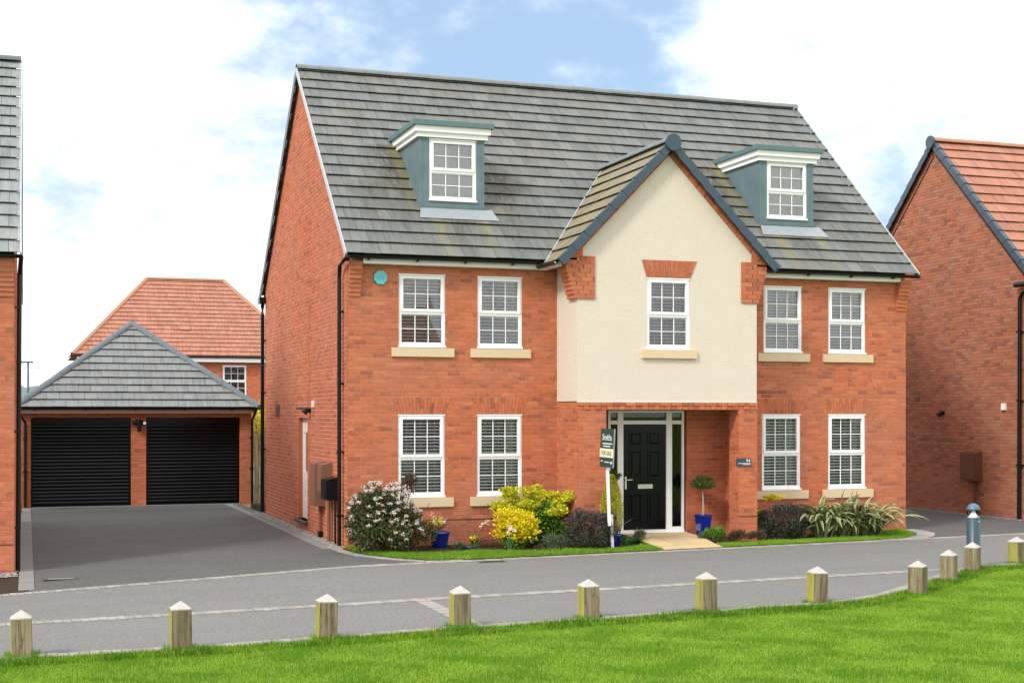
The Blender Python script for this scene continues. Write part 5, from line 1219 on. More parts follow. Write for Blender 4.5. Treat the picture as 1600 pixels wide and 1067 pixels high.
def stems(parent, base, top_c, top_r, n, mat, r=.012, name='branch'):
    m = MB(); base = Vector(base)
    for i in range(n):
        e = Vector(top_c) + Vector((random.gauss(0, .4) * top_r[0], random.gauss(0, .4) * top_r[1], random.uniform(-.2, .5) * top_r[2])); mid = (base + e) / 2 + Vector((random.gauss(0, .05), random.gauss(0, .05), .04))
        m.tube([base + Vector((random.gauss(0, .04), random.gauss(0, .04), 0)), mid, e], r, 5, False, r2=r * .4)
    return m.build(name, mat, parent, kind='stuff')

# --- viburnum
cx, cy = .44, -.86
t = thing('flowering_shrub', (cx, cy, .04), 'large dark green shrub dotted with pinkish white flowers at the house corner', 'shrub')
stems(t, (cx, cy, .02), (cx, cy, .7), (.8, .5, .5), 22, M['wood_stem'], .016)
P, N_ = dome(17000, (cx, cy), (.76, .60), 1.22, shell=.35, lobes=26, lob=.34)
w = P[:, 2] > .75; leaves_mesh('foliage', P[~w], N_[~w], .062, M['l_vib'], t, .5, .8, (0, .85))
leaves_mesh('foliage', P[w], N_[w], .055, M['l_vib'], t, .5, .8, (.2, 1))
P2, N2 = rvol(700, (cx + .52, cy + .25, 1.12), (.15, .15, .22), .3, None, 5); leaves_mesh('foliage', P2, N2, .05, M['l_vibtop'], t, .4, .8)
P3, N3 = rvol(420, (cx + .78, cy + .1, .30), (.22, .3, .26), .3, .05, 6); leaves_mesh('foliage', P3, N3, .05, M['l_vib'], t, .5, .8)
PA = P.copy(); fc = []; nf = []
def fronts(PA, cell, axis):      # outermost leaves towards the street (axis 1) or the sky (axis 2)
    o_ = [a for a in (0, 1, 2) if a != axis]; best = {}
    for i, p in enumerate(PA):
        k = (int(p[o_[0]] / cell), int(p[o_[1]] / cell)); v = p[1] if axis == 1 else -p[2]
        if k not in best or v < best[k][0]: best[k] = (v, i)
    return [i for (_, i) in best.values()]
for i in [q for q in fronts(PA, .085, 1) if PA[q][2] > .22 and random.random() < .16 + .34 * PA[q][2]] + [q for q in fronts(PA, .10, 2) if PA[q][1] < cy + .3 and random.random() < .42]:
    k = rng.integers(14, 42); s = rng.uniform(.014, .028); fc.append(PA[i] + np.array([0, -.03, .02]) + rng.normal(0, 1, (k, 3)) * s * np.array([1, 1, .6])); nf.append(np.tile([rng.normal(0, .3), -.5, .6], (k, 1)))
for c in ((cx + .88, cy - .05, .50), (cx + 1.0, cy - .1, .51), (cx + .76, cy - .2, .60)): fc.append(np.array(c) + rng.normal(0, .03, (22, 3))); nf.append(np.tile([0, -.3, .6], (22, 1)))
leaves_mesh('blossom', np.vstack(fc), np.vstack(nf), .022, M['flower_w'], t, 1.0, .7)

# --- potted plants
def pot(parent, x, y, z0, r0, r1, h, square=False, mat='bluepot'):
    m = MB()
    if square:
        def ring(r, z): return [(x - r, y - r, z), (x + r, y - r, z), (x + r, y + r, z), (x - r, y + r, z)]
        rs = [ring(r0, z0), ring((r0 + r1) / 2, z0 + h / 2), ring(r1, z0 + h - .03), ring(r1 + .012, z0 + h - .03), ring(r1 + .012, z0 + h), ring(r1 - .025, z0 + h), ring(r1 - .03, z0 + h - .05)]
        vs = [p for q in rs for p in q]; fs = [(i * 4 + k, i * 4 + (k + 1) % 4, (i + 1) * 4 + (k + 1) % 4, (i + 1) * 4 + k) for i in range(len(rs) - 1) for k in range(4)] + [(24, 25, 26, 27), (3, 2, 1, 0)]
        m.poly(vs, fs); o = m.build('pot', M[mat], parent)
    else:
        m.lathe([(.001, z0), (r0 * .96, z0), (r0, z0 + .01), (r0 + (r1 - r0) * .5, z0 + h * .45), (r1, z0 + h - .04), (r1 + .012, z0 + h - .03), (r1 + .012, z0 + h), (r1 - .012, z0 + h), (r1 - .02, z0 + h - .05)], x, y, 24); o = m.build('pot', M[mat], parent, smooth=True)
    m = MB(); m.lathe([(.001, z0 + h - .045), (r1 - .02, z0 + h - .045)], x, y, 16); m.build('compost', M['soil'], parent); return o
def strap_leaves(parent, cx, cy, z0, n, h, spread, mat, w=.012, kind='stuff', name='leaf_clump', droop=.3):
    m = MB()
    for i in range(n):
        a = random.uniform(0, 6.283); s = random.uniform(.2, 1) * spread; hh = h * random.uniform(.6, 1.1); d = Vector((math.cos(a), math.sin(a), 0)); b = Vector((cx, cy, z0)) + d * random.uniform(0, .05); sd_ = Vector((-d.y, d.x, 0)) * w / 2; r_ = random.random(); prev = None; K = 5
        sd_ = Matrix.Rotation(random.uniform(-1, 1), 3, 'Z') @ sd_
        for k in range(K + 1):
            t_ = k / K; p = b + d * s * t_ ** 1.6 + Z_ * (hh * (t_ - droop * t_ ** 3)); ww = sd_ * (1 - t_ ** 3 * .85)
            if prev: m.face([prev[0], prev[1], p + ww, p - ww], r_)
            prev = (p - ww, p + ww)
    return m.build(name, mat, parent, kind=kind)
GZ = .016
t = thing('potted_plant', (1.53, -.42, GZ), 'round cobalt blue pot with a straggly green plant below the gap between windows', 'potted plant')
pot(t, 1.53, -.42, GZ, .13, .172, .27)
P, N_ = rvol(150, (1.51, -.42, .45), (.16, .13, .13), .2, .34, 5); leaves_mesh('foliage', P, N_, .05, M['l_lime'], t, .5)
stems(t, (1.53, -.42, .30), (1.53, -.42, .45), (.22, .2, .18), 16, M['l_brown'], .005)
t = thing('hyacinth_clump', (1.72, -.95, GZ), 'clump of pale green strap leaves in front of the round blue pot', 'plant'); strap_leaves(t, 1.72, -.95, GZ, 60, .20, .20, M['l_grey'], .022)
t = thing('lawn_edge_plant', (2.15, -.75, GZ), 'low trailing grey-green leaves between blue pot and yellow daffodil', 'plant'); strap_leaves(t, 1.92, -.8, GZ, 40, .12, .34, M['l_grey'], .016, droop=.7)
def flowers(parent, pts, mat, s=.03):
    fl_ = []; 
    for p in pts: fl_.append(np.array(p) + rng.normal(0, s * .35, (14, 3)))
    v = np.vstack(fl_); return leaves_mesh('flower_head', v, np.tile([0, -.6, .2], (len(v), 1)), s, mat, parent, .8, .9)
t = thing('daffodil_clump', (2.42, -.72, GZ), 'daffodil clump with one yellow bloom and one cream spray, left of the golden shrub', 'flowers')
strap_leaves(t, 2.07, -.66, GZ, 46, .40, .10, M['l_daff'], .014); flowers(t, [(2.00, -.85, .19), (2.03, -.86, .20)], M['f_yellow'], .05); flowers(t, [(2.20, -.7, .40), (2.26, -.7, .43), (2.31, -.7, .46)], M['f_peach'], .045)
m = MB(); m.tube([(2.12, -.68, GZ), (2.17, -.69, .3), (2.30, -.7, .44)], .005, 5); m.build('stem', M['l_daff'], t)
t = thing('daffodil_clump', (2.82, -1.35, GZ), 'upright daffodils with two cream blooms in front of the golden shrub', 'flowers')
strap_leaves(t, 2.50, -1.38, GZ, 50, .30, .09, M['l_daff'], .014); flowers(t, [(2.44, -1.45, .33), (2.53, -1.45, .36), (2.47, -1.4, .42)], M['f_peach'], .05)
t = thing('bed_plant', (2.62, -.5, GZ), 'low dark sprawling plant at the foot of the wall left of the golden shrub', 'plant')
P, N_ = rvol(500, (2.35, -.5, .08), (.35, .2, .09), .2, .04, 6); leaves_mesh('foliage', P, N_, .03, M['l_brown'], t)
# --- golden and lime shrubs
def clustered(n, c, r, k, cs, lobes=12, shell=.7, flat_=.45, floor=.08):
    C_, N_ = rvol(n, c, r, shell, floor, lobes); P = []; Q = []
    for i in range(len(C_)):
        P.append(C_[i] + rng.normal(0, 1, (k, 3)) * cs * np.array([1, 1, flat_])); q = rng.normal(0, 1, (k, 3)); q[:, 2] = np.abs(q[:, 2]) * .4 + .1; Q.append(N_[i] * .5 + q)
    return np.vstack(P), np.vstack(Q)
cx, cy = 2.72, -1.0
t = thing('golden_shrub', (cx, cy, GZ), 'low bright golden yellow shrub in front of the taller lime one', 'shrub')
stems(t, (cx, cy, .03), (cx, cy, .35), (.3, .25, .25), 10, M['wood_stem'], .01)
P, N_ = clustered(340, (cx, cy, .36), (.44, .34, .34), 16, .036); leaves_mesh('foliage', P, N_, .052, M['l_gold'], t, .55, .5)
P, N_ = dome(1500, (cx + .04, cy), (.38, .28), .5, shell=.2, lobes=6); leaves_mesh('foliage', P, N_, .05, M['l_green'], t, .5, .9, (0, .6))
cx, cy = 3.30, -.50
t = thing('lime_shrub', (cx, cy, GZ), 'tall shrub with lime yellow tips and green leaves beside the brick return', 'shrub')
stems(t, (cx, cy, .03), (cx, cy, .6), (.45, .25, .4), 16, M['wood_stem'], .012)
for (x, y, z, rx, rz, n) in ((2.95, -.72, .56, .2, .1, 40), (3.5, -.85, .62, .22, .10, 50), (2.80, -.5, .88, .17, .16, 60), (2.62, -.55, .68, .18, .14, 56), (3.02, -.62, .70, .24, .17, 90), (3.36, -.52, .80, .28, .20, 120), (3.32, -.50, 1.00, .07, .08, 14), (3.10, -.5, .95, .10, .08, 22), (3.64, -.62, .76, .24, .18, 90), (3.80, -.72, .86, .14, .12, 34)):
    P, N_ = clustered(n, (x, y, z), (rx, .24, rz), 15, .034, 6, .6, .35); leaves_mesh('foliage', P, N_, .056, M['l_lime'], t, .5, .5, (.15, 1))
P, N_ = dome(7500, (3.30, -.60), (.58, .36), .84, shell=.3, lobes=14); leaves_mesh('foliage', P, N_, .06, M['l_green'], t, .5)
P, N_ = clustered(7, (3.84, -.74, .88), (.08, .08, .08), 9, .02, 3); leaves_mesh('blossom', P, N_, .04, M['f_peach'], t, .7)
t = thing('bed_plant', (3.50, -1.35, GZ), 'grey-green feathery clump at the foot of the lime shrub', 'plant')
P, N_ = rvol(900, (3.30, -1.38, .13), (.30, .16, .16), .2, .04, 7); leaves_mesh('foliage', P, N_, .06, M['l_grey'], t, .16, .8, up=.6)
t = thing('dry_leaf_heap', (3.18, -1.5, GZ), 'small heap of dried straw-coloured leaves below the golden shrub', 'leaf litter')
P, N_ = rvol(60, (2.95, -1.52, .06), (.12, .06, .05), .2, .04, 3); leaves_mesh('foliage', P, N_, .05, M['l_brown'], t, .4, rr=(.7, 1))
# --- hebes
def hebe(cx, cy, w, d, h, lab, green=.35):
    t = thing('hebe_shrub', (cx, cy, GZ), lab, 'shrub'); stems(t, (cx, cy, .03), (cx, cy, h * .5), (w * .5, d * .5, h * .5), 14, M['wood_stem'], .01)
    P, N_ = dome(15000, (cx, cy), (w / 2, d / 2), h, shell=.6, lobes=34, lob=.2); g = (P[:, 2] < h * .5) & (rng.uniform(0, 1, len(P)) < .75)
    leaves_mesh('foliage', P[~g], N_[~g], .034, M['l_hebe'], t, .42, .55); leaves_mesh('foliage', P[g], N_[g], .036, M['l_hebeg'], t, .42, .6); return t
hebe(3.93, -1.42, 1.10, .72, .74, 'dense dark purple domed shrub beside the for-sale post')
hebe(8.06, -.80, 1.16, .66, .72, 'dense dark purple domed shrub below the window right of the porch')
t = thing('lime_shrub', (7.62, -.42, GZ), 'yellow-tipped green shrub peeping out behind the right purple shrub', 'shrub')
stems(t, (7.62, -.42, .03), (7.6, -.42, .5), (.25, .2, .4), 10, M['wood_stem'], .01)
P, N_ = rvol(1500, (7.56, -.62, .35), (.22, .2, .34), .2, .05, 7); leaves_mesh('foliage', P, N_, .055, M['l_green'], t, .45, .8, (0, .8))
for (x, z, n) in ((7.48, .62, 13), (7.50, .52, 10), (7.98, .76, 16), (8.1, .74, 14), (7.88, .73, 10)): P, N_ = clustered(n, (x, -.52 if x > 7.6 else -.72, z), (.07, .08, .06), 14, .02, 3); leaves_mesh('foliage', P, N_, .038, M['l_gold'], t, .55, .5)
# --- conifer cone in a blue pot, topiary balls
t = thing('potted_conifer', (4.36, -1.14, GZ), 'golden cone-shaped conifer in a blue pot behind the for-sale post', 'potted plant')
X, Yp = 4.40, -1.27
pot(t, X, Yp, GZ, .13, .17, .22)
n = 6500; z = rng.uniform(0, 1, n) ** .9; ph = rng.uniform(0, 6.283, n); rr_ = (.25 * (np.sin(np.clip(z * 1.25 + .28, 0, 1.5708 * 1.0) * 1.0) ** .6) * (1 - z) ** .62 * 1.25) * rng.uniform(.62, 1.06, n)
P = np.stack([X + rr_ * np.cos(ph), Yp + rr_ * np.sin(ph), .27 + z * .98], 1); N_ = np.stack([np.cos(ph) * .6, np.sin(ph) * .6, np.full(n, .9)], 1); leaves_mesh('foliage', P, N_, .034, M['l_conifer'], t, .35, .35)
m = MB(); m.tube([(X, Yp, .2), (X, Yp, 1.15)], .012, 6); m.build('stem', M['wood_stem'], t)
def topiary(x, y, z0, lab, ph_, pr, ball_z, br, squarepot, dens=2600):
    t = thing('potted_topiary', (x, y, z0), lab, 'potted plant'); pot(t, x, y, z0, pr * .74, pr, ph_, squarepot)
    m = MB(); m.tube([(x + .01, y, z0 + ph_ - .05), (x + .012, y, z0 + ph_ + .15), (x - .012, y, ball_z - br * .6), (x, y, ball_z)], .012, 7); m.tube([(x - .015, y, z0 + ph_ - .05), (x - .004, y, z0 + ph_ + .2), (x - .01, y, ball_z - br * .6)], .009, 6); m.build('stem', M['stem_pale'], t)
    P, N_ = rvol(dens, (x, y, ball_z), (br, br, br * .72), .3, None, 9, .4); leaves_mesh('foliage', P, N_, .036, M['l_olive'], t, .4, .8)
topiary(6.62, -.38, .05, 'lollipop olive tree in a tall square blue planter in the porch', .41, .118, 1.05, .245, True)
topiary(4.72, -.55, .06, 'dark green ball-headed plant half hidden behind the for-sale board', .28, .12, 1.20, .17, False, 1000)
def tuft(x, y, lab, r, h, mat, n=500, asp=.14, name='bed_plant', sz=.07, col=None):
    t = thing(name, (x, y, GZ), lab, 'plant'); P, N_ = rvol(n, (x, y, GZ + h * .42), (r, r * .8, h * .55), .1, GZ, 6); N_ = P - np.array([x, y, GZ - .1]); N_ /= np.linalg.norm(N_, axis=1)[:, None]
    leaves_mesh('foliage', P, N_, sz, M[mat], t, asp, .25); return t
tuft(5.06, -1.0, 'small lavender tuft beside the left side of the path', .15, .26, 'l_grey')
t = thing('daffodil_leaves', (4.72, -1.42, GZ), 'bright green clump of daffodil leaves right of the for-sale post', 'plant'); strap_leaves(t, 4.63, -1.40, GZ, 110, .26, .22, M['l_daff'], .016)
tuft(6.28, -1.02, 'blue-green rosette at the right edge of the path by the tall planter', .11, .16, 'l_grey', 240, .3)
tuft(6.49, -1.1, 'round fresh green bush at the foot of the right pier', .19, .30, 'l_green', 1300, .22)
tuft(6.88, -1.26, 'low brownish heather in front of the right pier', .22, .22, 'l_brown', 900, .12)
tuft(7.22, -1.3, 'second brownish heather, between the pier and the purple shrub', .2, .22, 'l_brown', 800, .12)
# --- phormium, each strap leaf built singly
t = thing('flax_plant', (9.25, -.85, GZ), 'big clump of arching green and cream striped strap leaves below the far right window', 'plant')
def blade_me(L, bend, w, seed):
    r_ = random.Random(seed); K = 9; vs = []; fs = []; x = z = 0.; a = R(90 - r_.uniform(0, 6)); w0 = w
    pts = []
    for k in range(K + 1):
        t_ = k / K; pts.append((x, z)); a2 = a - bend * t_ ** 1.7
        x += math.cos(a2) * L / K; z += math.sin(a2) * L / K
    for k, (x, z) in enumerate(pts):
        t_ = k / K; ww = w0 / 2 * min(1, .45 + t_ * 2.2) * (1 - max(0, t_ - .5) ** 1.5 * 2.6) + .001; tw = .25 * math.sin(t_ * 3 + seed)
        for q in (-1, -.72, .72, 1): vs.append((x - abs(q) * 0, ww * q * math.cos(tw), z + ww * q * math.sin(tw) + (.22 * ww if abs(q) == 1 else 0)))
    for k in range(K):
        for j in range(3): fs.append((k * 4 + j, k * 4 + j + 1, (k + 1) * 4 + j + 1, (k + 1) * 4 + j))
    me = bpy.data.meshes.new('strap_leaf'); me.from_pydata(vs, [], fs); me.materials.append(M['ph_green']); me.materials.append(M['ph_cream'])
    me.polygons.foreach_set('material_index', [1 if j % 3 != 1 else 0 for j in range(len(fs))]); me.polygons.foreach_set('use_smooth', [True] * len(fs)); return me
M['ph_green'] = leaf_mat('flax_leaf_green', [(0, (.06, .095, .035)), (.5, (.17, .23, .09)), (1, (.30, .37, .17))], .42, .5, .15)
M['ph_cream'] = leaf_mat('flax_leaf_edge', [(0, (.36, .38, .15)), (.6, (.64, .64, .34)), (1, (.66, .58, .33))], .45, .5, .15)
BM = [blade_me(random.uniform(.95, 1.3), R(random.uniform(92, 138)), random.uniform(.075, .105), i) for i in range(20)]
for i in range(280):
    bx = 9.50 + random.uniform(-.68, .60); by = -.74 + random.uniform(-.2, .22)
    az = (random.gauss(-90, 58) if random.random() < .82 else random.uniform(0, 360))
    if -180 < az < 0: az += (bx - 9.52) * 26
    s = random.uniform(.66, 1.02); tip = R(random.uniform(4, 40))
    o = link('strap_leaf', random.choice(BM), (bx, by, GZ - .02), t)
    o.rotation_euler = (Matrix.Rotation(R(az), 3, 'Z') @ Matrix.Rotation(tip, 3, 'Y') @ Matrix.Rotation(random.gauss(0, .12), 3, 'X')).to_euler(); o.scale = (s, s, s)
for i in range(4): o = link('strap_leaf', blade_me(.98, R(20), .04, 50 + i), (9.1 + .14 * i, -.8, GZ), t, (random.gauss(0, .15), .1, R(random.uniform(-160, -20))))
# green shrub behind the fence and bare tree
t = thing('hedge_bush', (1.0, 15.5, 0), 'yellow-green bush rising behind the fence beside the garage', 'shrub'); P, N_ = rvol(2600, (1.05, 15.2, 1.7), (.62, .6, 1.35), .4, 0, 9); leaves_mesh('foliage', P, N_, .07, M['l_lime'], t); stems(t, (1.05, 15.2, 0), (1.05, 15.2, 1.7), (.5, .5, 1.2), 12, M['wood_stem'], .02)
d = pixdir(104, 575); tt = (62 - CAMP[1]) / d.y; bxp = CAMP[0] + d.x * tt
t = thing('bare_tree', (bxp + .8, 62, -.4), 'bare leafless tree whose twigs show left of the red roof', 'tree')
m = MB()
def grow(p, d, L, r, lev):
    e = p + d * L; m.tube([p, (p + e) / 2 + Vector((random.gauss(0, .04), 0, random.gauss(0, .04))) * L, e], r, 5, False, r2=r * .6)
    if lev:
        for _ in range(3 if lev > 1 else 4): grow(p + d * L * random.uniform(.5, 1), (d + Vector((random.gauss(0, .5), random.gauss(0, .5), random.gauss(.1, .35)))).normalized(), L * random.uniform(.55, .8), r * .6, lev - 1)
grow(Vector((bxp + .8, 62, -.4)), Vector((0, 0, 1)), 2.0, .09, 5); m.build('branches', M['wood_stem'], t, kind='stuff')

# ================================================================== FOR-SALE SIGN
t = thing('for_sale_sign', (4.24, -1.62, .04), 'white post with a dark green FOR SALE board left of the front door', 'sign')
m = MB(); m.obox(Vector((4.255, -1.62, .31)), Vector((1, 0, .03)).normalized(), Y_, Vector((-.03, 0, 1)).normalized(), .024, .02, .29); m.build('stake', M['white2'], t)
m = MB(); m.obox(Vector((4.165, -1.655, 1.24)), Vector((1, 0, .04)).normalized(), Y_, Vector((-.035, 0, 1)).normalized(), .023, .02, .83); po = m.build('post', M['white'], t)
ang = R(-86); bu = Vector((math.cos(ang), math.sin(ang), -.02)).normalized(); bz = Vector((.04, 0, 1)).normalized(); bn = bu.cross(bz).normalized(); bz = bn.cross(bu).normalized()
bc = Vector((4.11, -1.76, 1.745)); BWd, BHh = .50, .66
m = MB(); m.obox(bc, bu, bn, bz, BWd / 2, .006, BHh / 2); sb = m.build('sign_board', M['signgreen'], t)
m = MB(); m.obox(bc + bn * .0075 - bz * .085, bu, bn, bz, BWd / 2 + .002, .0015, .075); m.build('cream_band', M['signcream'], sb)
m = MB(); m.obox(bc + bu * (BWd / 2 + .004), bu, bn, bz, .005, .010, BHh / 2); m.build('board_edge', M['lead'], sb)
L0 = bc - bu * BWd / 2 + bn * .0082
text_mesh(sb, 'Smiths', .155, L0 + bu * .07 + bz * .13, bu, bz, M['text_white'], xs=.85)
text_mesh(sb, 'FOR SALE', .105, L0 + bu * .055 - bz * .122 + bn * .002, bu, bz, M['text_dark'], xs=.85)
for (u, z_, w_, h_) in ((.09, .075, .36, .018), (.12, .03, .26, .018), (.05, -.225, .06, .018), (.18, -.238, .18, .014), (.40, -.245, .07, .035)):
    m = MB(); m.obox(L0 + bu * (u + w_ / 2) + bz * z_ + bn * .0008, bu, bn, bz, w_ / 2, .0008, h_ / 2); m.build('lettering', M['text_white'], sb)

# ================================================================== BOLLARDS
posts = [(34, 1032, 0, 952, 'first wooden post from the left, in front of the empty driveway', 0, 1), (283, 1022, 2, 938, 'second wooden post from the left, knot halfway down its face', 0, 1), (510, 1005, 3, 927, 'third wooden post from the left, split grain and a rusty stain near its foot', 0, 1),
         (720, 985, 0, 914, 'wooden post beside the short cross line of blocks, dark split face', -2, 1), (921, 972, 0, 904, 'wooden post with mossy yellow side in front of the for-sale sign', 0, 1), (1105, 962, 0, 893, 'dark-faced wooden post with bright mossy side in front of the path', 0, 1),
         (1278, 948, 0, 884, 'pale wooden post with wide mossy yellow side, before the kerb starts curving', -6, 1), (1436, 935, 0, 875, 'wooden post at the start of the kerb curve, dark striped face', 38, 0), (1484, 915, 0, 858, 'pale grey wooden post between the dark striped one and the lamp bollard', 40, 0),
         (1521, 900, 0, 846, 'wooden post directly in front of the blue-grey lamp bollard', 38, 0), (1591, 886, 0, 838, 'last wooden post, at the right edge of the photo', 8, 1)]
LEAN = [(random.gauss(0, .012), random.gauss(0, .012)) for _ in range(11)]
from_px = lambda px, py, z=0.: (lambda d: (CAMP[0] + d.x * (z - CAMP[2]) / d.z, CAMP[1] + d.y * (z - CAMP[2]) / d.z))(pixdir(px, py))
POSTXY = []
for i, (px, py, _, top, lab, rot, moss) in enumerate(posts):
    x, y = from_px(px, py - 5); y += .03; s = .1; POSTXY.append((x, y))
    D = (x - CAMP[0]) * Fv[0] + (y - CAMP[1]) * Fv[1]; ht = CAMP[2] - (top - 643) / 2200. * D
    zb = ht - .085; me = MB(); e = .006; r2 = random.Random(i)
    m = MB(); bev = .008; ring = lambda q, z, k=0: [(-q + bev, -q, z), (q - bev, -q, z), (q, -q + bev, z), (q, q - bev, z), (q - bev, q, z), (-q + bev, q, z), (-q, q - bev, z), (-q, -q + bev, z)]
    o = thing('wooden_post', (x, y, .0), lab, 'post', 'wooden posts along the edge of the green')
    rs = [ring(s, -.15), ring(s * 1.0, zb * .5), ring(s * .985, zb - .012), ring(s * .985, zb)]
    vs = [p for r_ in rs for p in r_]; fs = [(a * 8 + k, a * 8 + (k + 1) % 8, (a + 1) * 8 + (k + 1) % 8, (a + 1) * 8 + k) for a in range(3) for k in range(8)]
    def mk(name, vs, fs, mat):
        me = bpy.data.meshes.new(name); me.from_pydata(vs, [], fs); me.materials.append(mat)
        ob = link(name, me, (x, y, 0), o, (LEAN[i][0], LEAN[i][1], R(rot))); return ob
    mk('shaft', vs, fs, M['post'] if moss else M['post2'])
    r_ = ring(s * .985, zb + .0005); r3 = ring(s * .985, zb + .012); ap = [(0.004, 0, ht)]
    mk('bleached_top', r_ + r3 + ap, [(k, (k + 1) % 8, 8 + (k + 1) % 8, 8 + k) for k in range(8)] + [(8 + k, 8 + (k + 1) % 8, 16) for k in range(8)], M['post_top'])
# lamp bollard
lx, ly = from_px(1521, 889)
t = thing('lamp_bollard', (lx, ly, 0), 'blue-grey domed lamp bollard with a clear lens and white cone inside', 'bollard light')
D = (lx - CAMP[0]) * Fv[0] + (ly - CAMP[1]) * Fv[1]; zp = lambda py: CAMP[2] - (py - 643) / 2200. * D; rad = 10.4 / 2200 * D
m = MB(); m.lathe([(rad * 1.05, 0), (rad * 1.05, .02), (rad, .03), (rad, zp(808.5)), (rad * .9, zp(808))], lx, ly, 32); m.build('column', M['lamp_teal'], t, smooth=True)
za, zb_, zc = zp(808), zp(796), zp(786)
m = MB(); m.lathe([(rad * .97, za), (rad * .80, za + .006), (rad * .5, za + .035), (rad * .28, za + .08), (rad * .16, zb_)], lx, ly, 28); m.build('reflector_cone', M['white'], t, smooth=True)
m = MB(); m.lathe([(rad * .97, za), (rad * .97, zb_)], lx, ly, 32); m.build('lens', glass_mat('clear_lens', 1.25, (.97, .97, .97)), t, smooth=True)
m = MB(); hh = zc - zb_; m.lathe([(rad * .5, zb_ - .004), (rad * .98, zb_ - .002), (rad, zb_)] + [(rad * math.cos(a), zb_ + hh * math.sin(a)) for a in [R(9 * k) for k in range(1, 10)]] + [(.0005, zc)], lx, ly, 32); m.build('dome_cap', flat('lamp_dome', (.075, .15, .21), .4, .5), t, smooth=True)
m = MB(); m.obox(Vector((lx + .02, ly - rad - .001, za - .05)), X_, Y_, Z_, .006, .003, .008); m.build('lock', M['white'], t)

# ================================================================== GRASS
def grass(name, poly, dens, h, w, mat, z=0., patch=1., lim=None, lean=.5, rr=(0, 1), clump=2.0):
    b = bb(poly); A_ = (b[1] - b[0]) * (b[3] - b[2]); n = int(A_ * dens)
    x = rng.uniform(b[0], b[1], n); y = rng.uniform(b[2], b[3], n); k = in_poly(x, y, poly)
    if lim is not None: k &= lim(x, y)
    x = x[k]; y = y[k]; n = len(x)
    nz = rng.uniform(-.5, .5, n) * 0 + (np.sin(x * 2.1 * clump + 1.3 * np.sin(y * 1.7 * clump)) + np.sin(y * 3.3 * clump + 1.1 * np.sin(x * 2.9 * clump)) + .7 * np.sin(x * 7.7 + y * 5.1 + 2 * np.sin(y * 4))) / 2.7
    z0 = np.array([z] * n)
    H_ = h * rng.uniform(.45, 1.25, n) * (1 + patch * .3 * nz); a = rng.uniform(0, 6.283, n); ln_ = rng.uniform(0, lean, n) * H_; la = rng.uniform(0, 6.283, n)
    W = w * rng.uniform(.6, 1.3, n) / 2
    v = np.empty((n, 3, 3)); v[:, 0] = np.stack([x - W * np.cos(a), y - W * np.sin(a), z0], 1); v[:, 1] = np.stack([x + W * np.cos(a), y + W * np.sin(a), z0], 1); v[:, 2] = np.stack([x + ln_ * np.cos(la), y + ln_ * np.sin(la), z0 + H_], 1)
    v = v.reshape(-1, 3); f = np.arange(n * 3, dtype=np.int32)
    me = bpy.data.meshes.new(name); me.vertices.add(n * 3); me.vertices.foreach_set('co', v.ravel()); me.loops.add(n * 3); me.loops.foreach_set('vertex_index', f); me.polygons.add(n); me.polygons.foreach_set('loop_start', np.arange(0, n * 3, 3, dtype=np.int32))
    nf = np.sin(x * 23 + 3 * np.sin(y * 17)) * np.sin(y * 29 + 2 * np.sin(x * 13))
    r_ = np.clip(rr[0] + (rr[1] - rr[0]) * (rng.uniform(0, 1, n) ** 1.2 * .52 + .21 * (1 + nz) + .10 * nf), 0, .999)
    at = me.attributes.new('rnd', 'FLOAT', 'FACE'); at.data.foreach_set('value', r_.astype(np.float32)); me.materials.append(mat); me.update()
    o = bpy.data.objects.new(name, me); COL.objects.link(o); return tag(o, kind='stuff')
LK = [(p[0], p[1] - .11) for p in KERB[1:]]
vis = lambda x, y: (np.abs((x - CAMP[0]) * Rv[0] + (y - CAMP[1]) * Rv[1]) < .47 * ((x - CAMP[0]) * Fv[0] + (y - CAMP[1]) * Fv[1])) & (((x - CAMP[0]) * Fv[0] + (y - CAMP[1]) * Fv[1]) > 11.2)
visn = lambda x, y: vis(x, y) & (((x - CAMP[0]) * Fv[0] + (y - CAMP[1]) * Fv[1]) < 15.5)
GP_ = [(p[0], p[1] - .03) for p in LK if p[0] > -10 and p[0] < 15] + [(15, -14), (-10, -14)]
grass('grass', GP_, 13000, .030, .0052, M['grass'], .006, 1.4, vis)
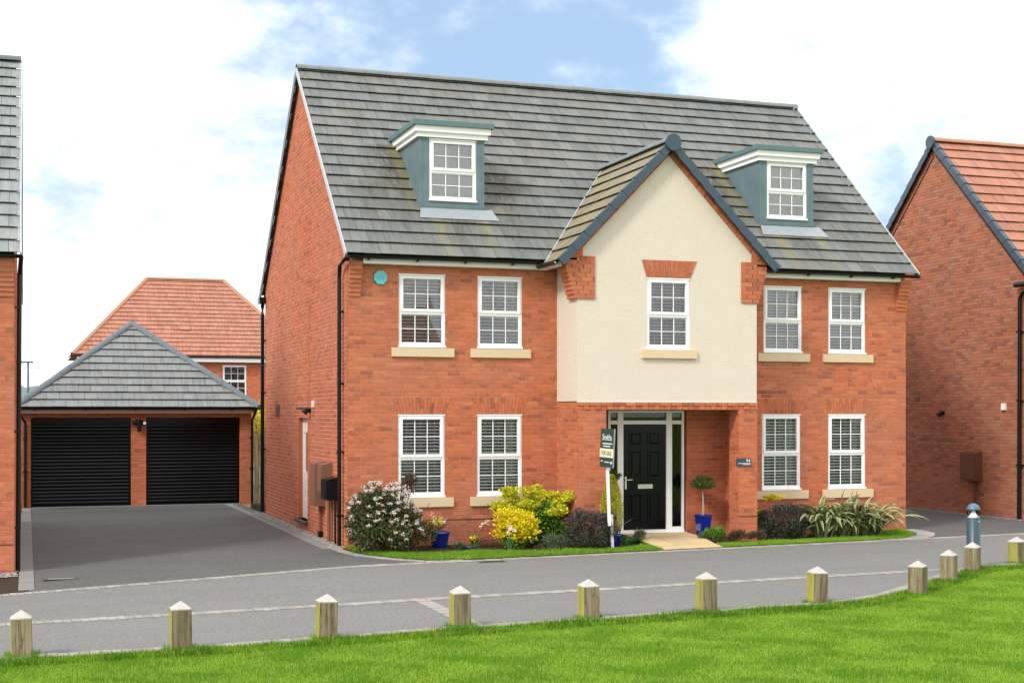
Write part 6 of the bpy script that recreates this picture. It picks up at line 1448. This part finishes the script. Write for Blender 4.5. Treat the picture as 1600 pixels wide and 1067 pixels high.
# longer grass left by the mower beside the kerb and round the posts
edge = [(p[0], p[1]) for p in LK if -10 < p[0] < 15]
strip = edge + [(p[0] + .05, p[1] - .42) for p in reversed(edge)]
grass('long_grass', strip, 8000, .058, .008, M['grass_dark'], .006, 1.3, vis, .6)
st2 = [(p[0], p[1] + .06) for p in edge] + [(p[0], p[1] - .05) for p in reversed(edge)]
grass('long_grass', st2, 1500, .045, .008, M['grass_dry'], .006, 1.5, lambda x, y: vis(x, y) & (np.sin(x * 3.1) + np.sin(x * 7.3 + 1) > -.2), .9)
for (x, y) in POSTXY: grass('long_grass', rect(x - .16, x + .16, y - .17, y + .12), 4200, .065, .008, M['grass_dark'], .006, .4, lambda a, b: (np.abs(a - x) > .1) | (b < y - .1), .6)
# grass strip of the front garden
g1 = [(-.07, -.02), (-.07, -.55), (.04, -1.2), (.42, -1.95), (.8, -2.38), (1.25, LA(1.25) + .11), (2.2, LA(2.2) + .11), (3.6, LA(3.6) + .11), (5.0, LA(5.0) + .11), (4.98, -1.2), (4.75, -1.62), (4.1, -1.78), (3.0, -1.70), (2.0, -1.42), (1.4, -1.5), (.7, -1.35), (.45, -.6), (.35, -.02)]
g2 = [(6.2, LA(6.2) + .11), (7.4, LA(7.4) + .11), (8.6, LA(8.6) + .11), (9.6, LA(9.6) + .11), (10.2, -1.5), (10.73, -1.1), (11.03, -.62), (11.12, -.15), (11.1, .0), (10.5, -.2), (10.1, -.75), (9.6, -1.15), (8.6, -1.22), (7.6, -1.36), (6.7, -1.42), (6.25, -1.62)]
for g in (g1, g2): drape('grass_verge', g, .020, M['lawn'], step=.4)
grass('verge_grass', g1, 5200, .05, .008, M['grass'], .02, 1., None, .6, (.1, 1)); grass('verge_grass', g2, 5200, .045, .008, M['grass'], .02, 1., None, .6, (.1, 1))
for (pts) in ([(1.25, LA(1.25) + .17), (5.0, LA(5) + .17)], [(6.2, LA(6.2) + .17), (9.7, LA(9.7) + .17)]):
    grass('verge_edge_grass', [pts[0], pts[1], (pts[1][0], pts[1][1] - .07), (pts[0][0], pts[0][1] - .07)], 2500, .035, .008, M['grass_dry'], .018, 1.5, lambda x, y: np.sin(x * 5) + np.sin(x * 11.3) > -.6, .9)
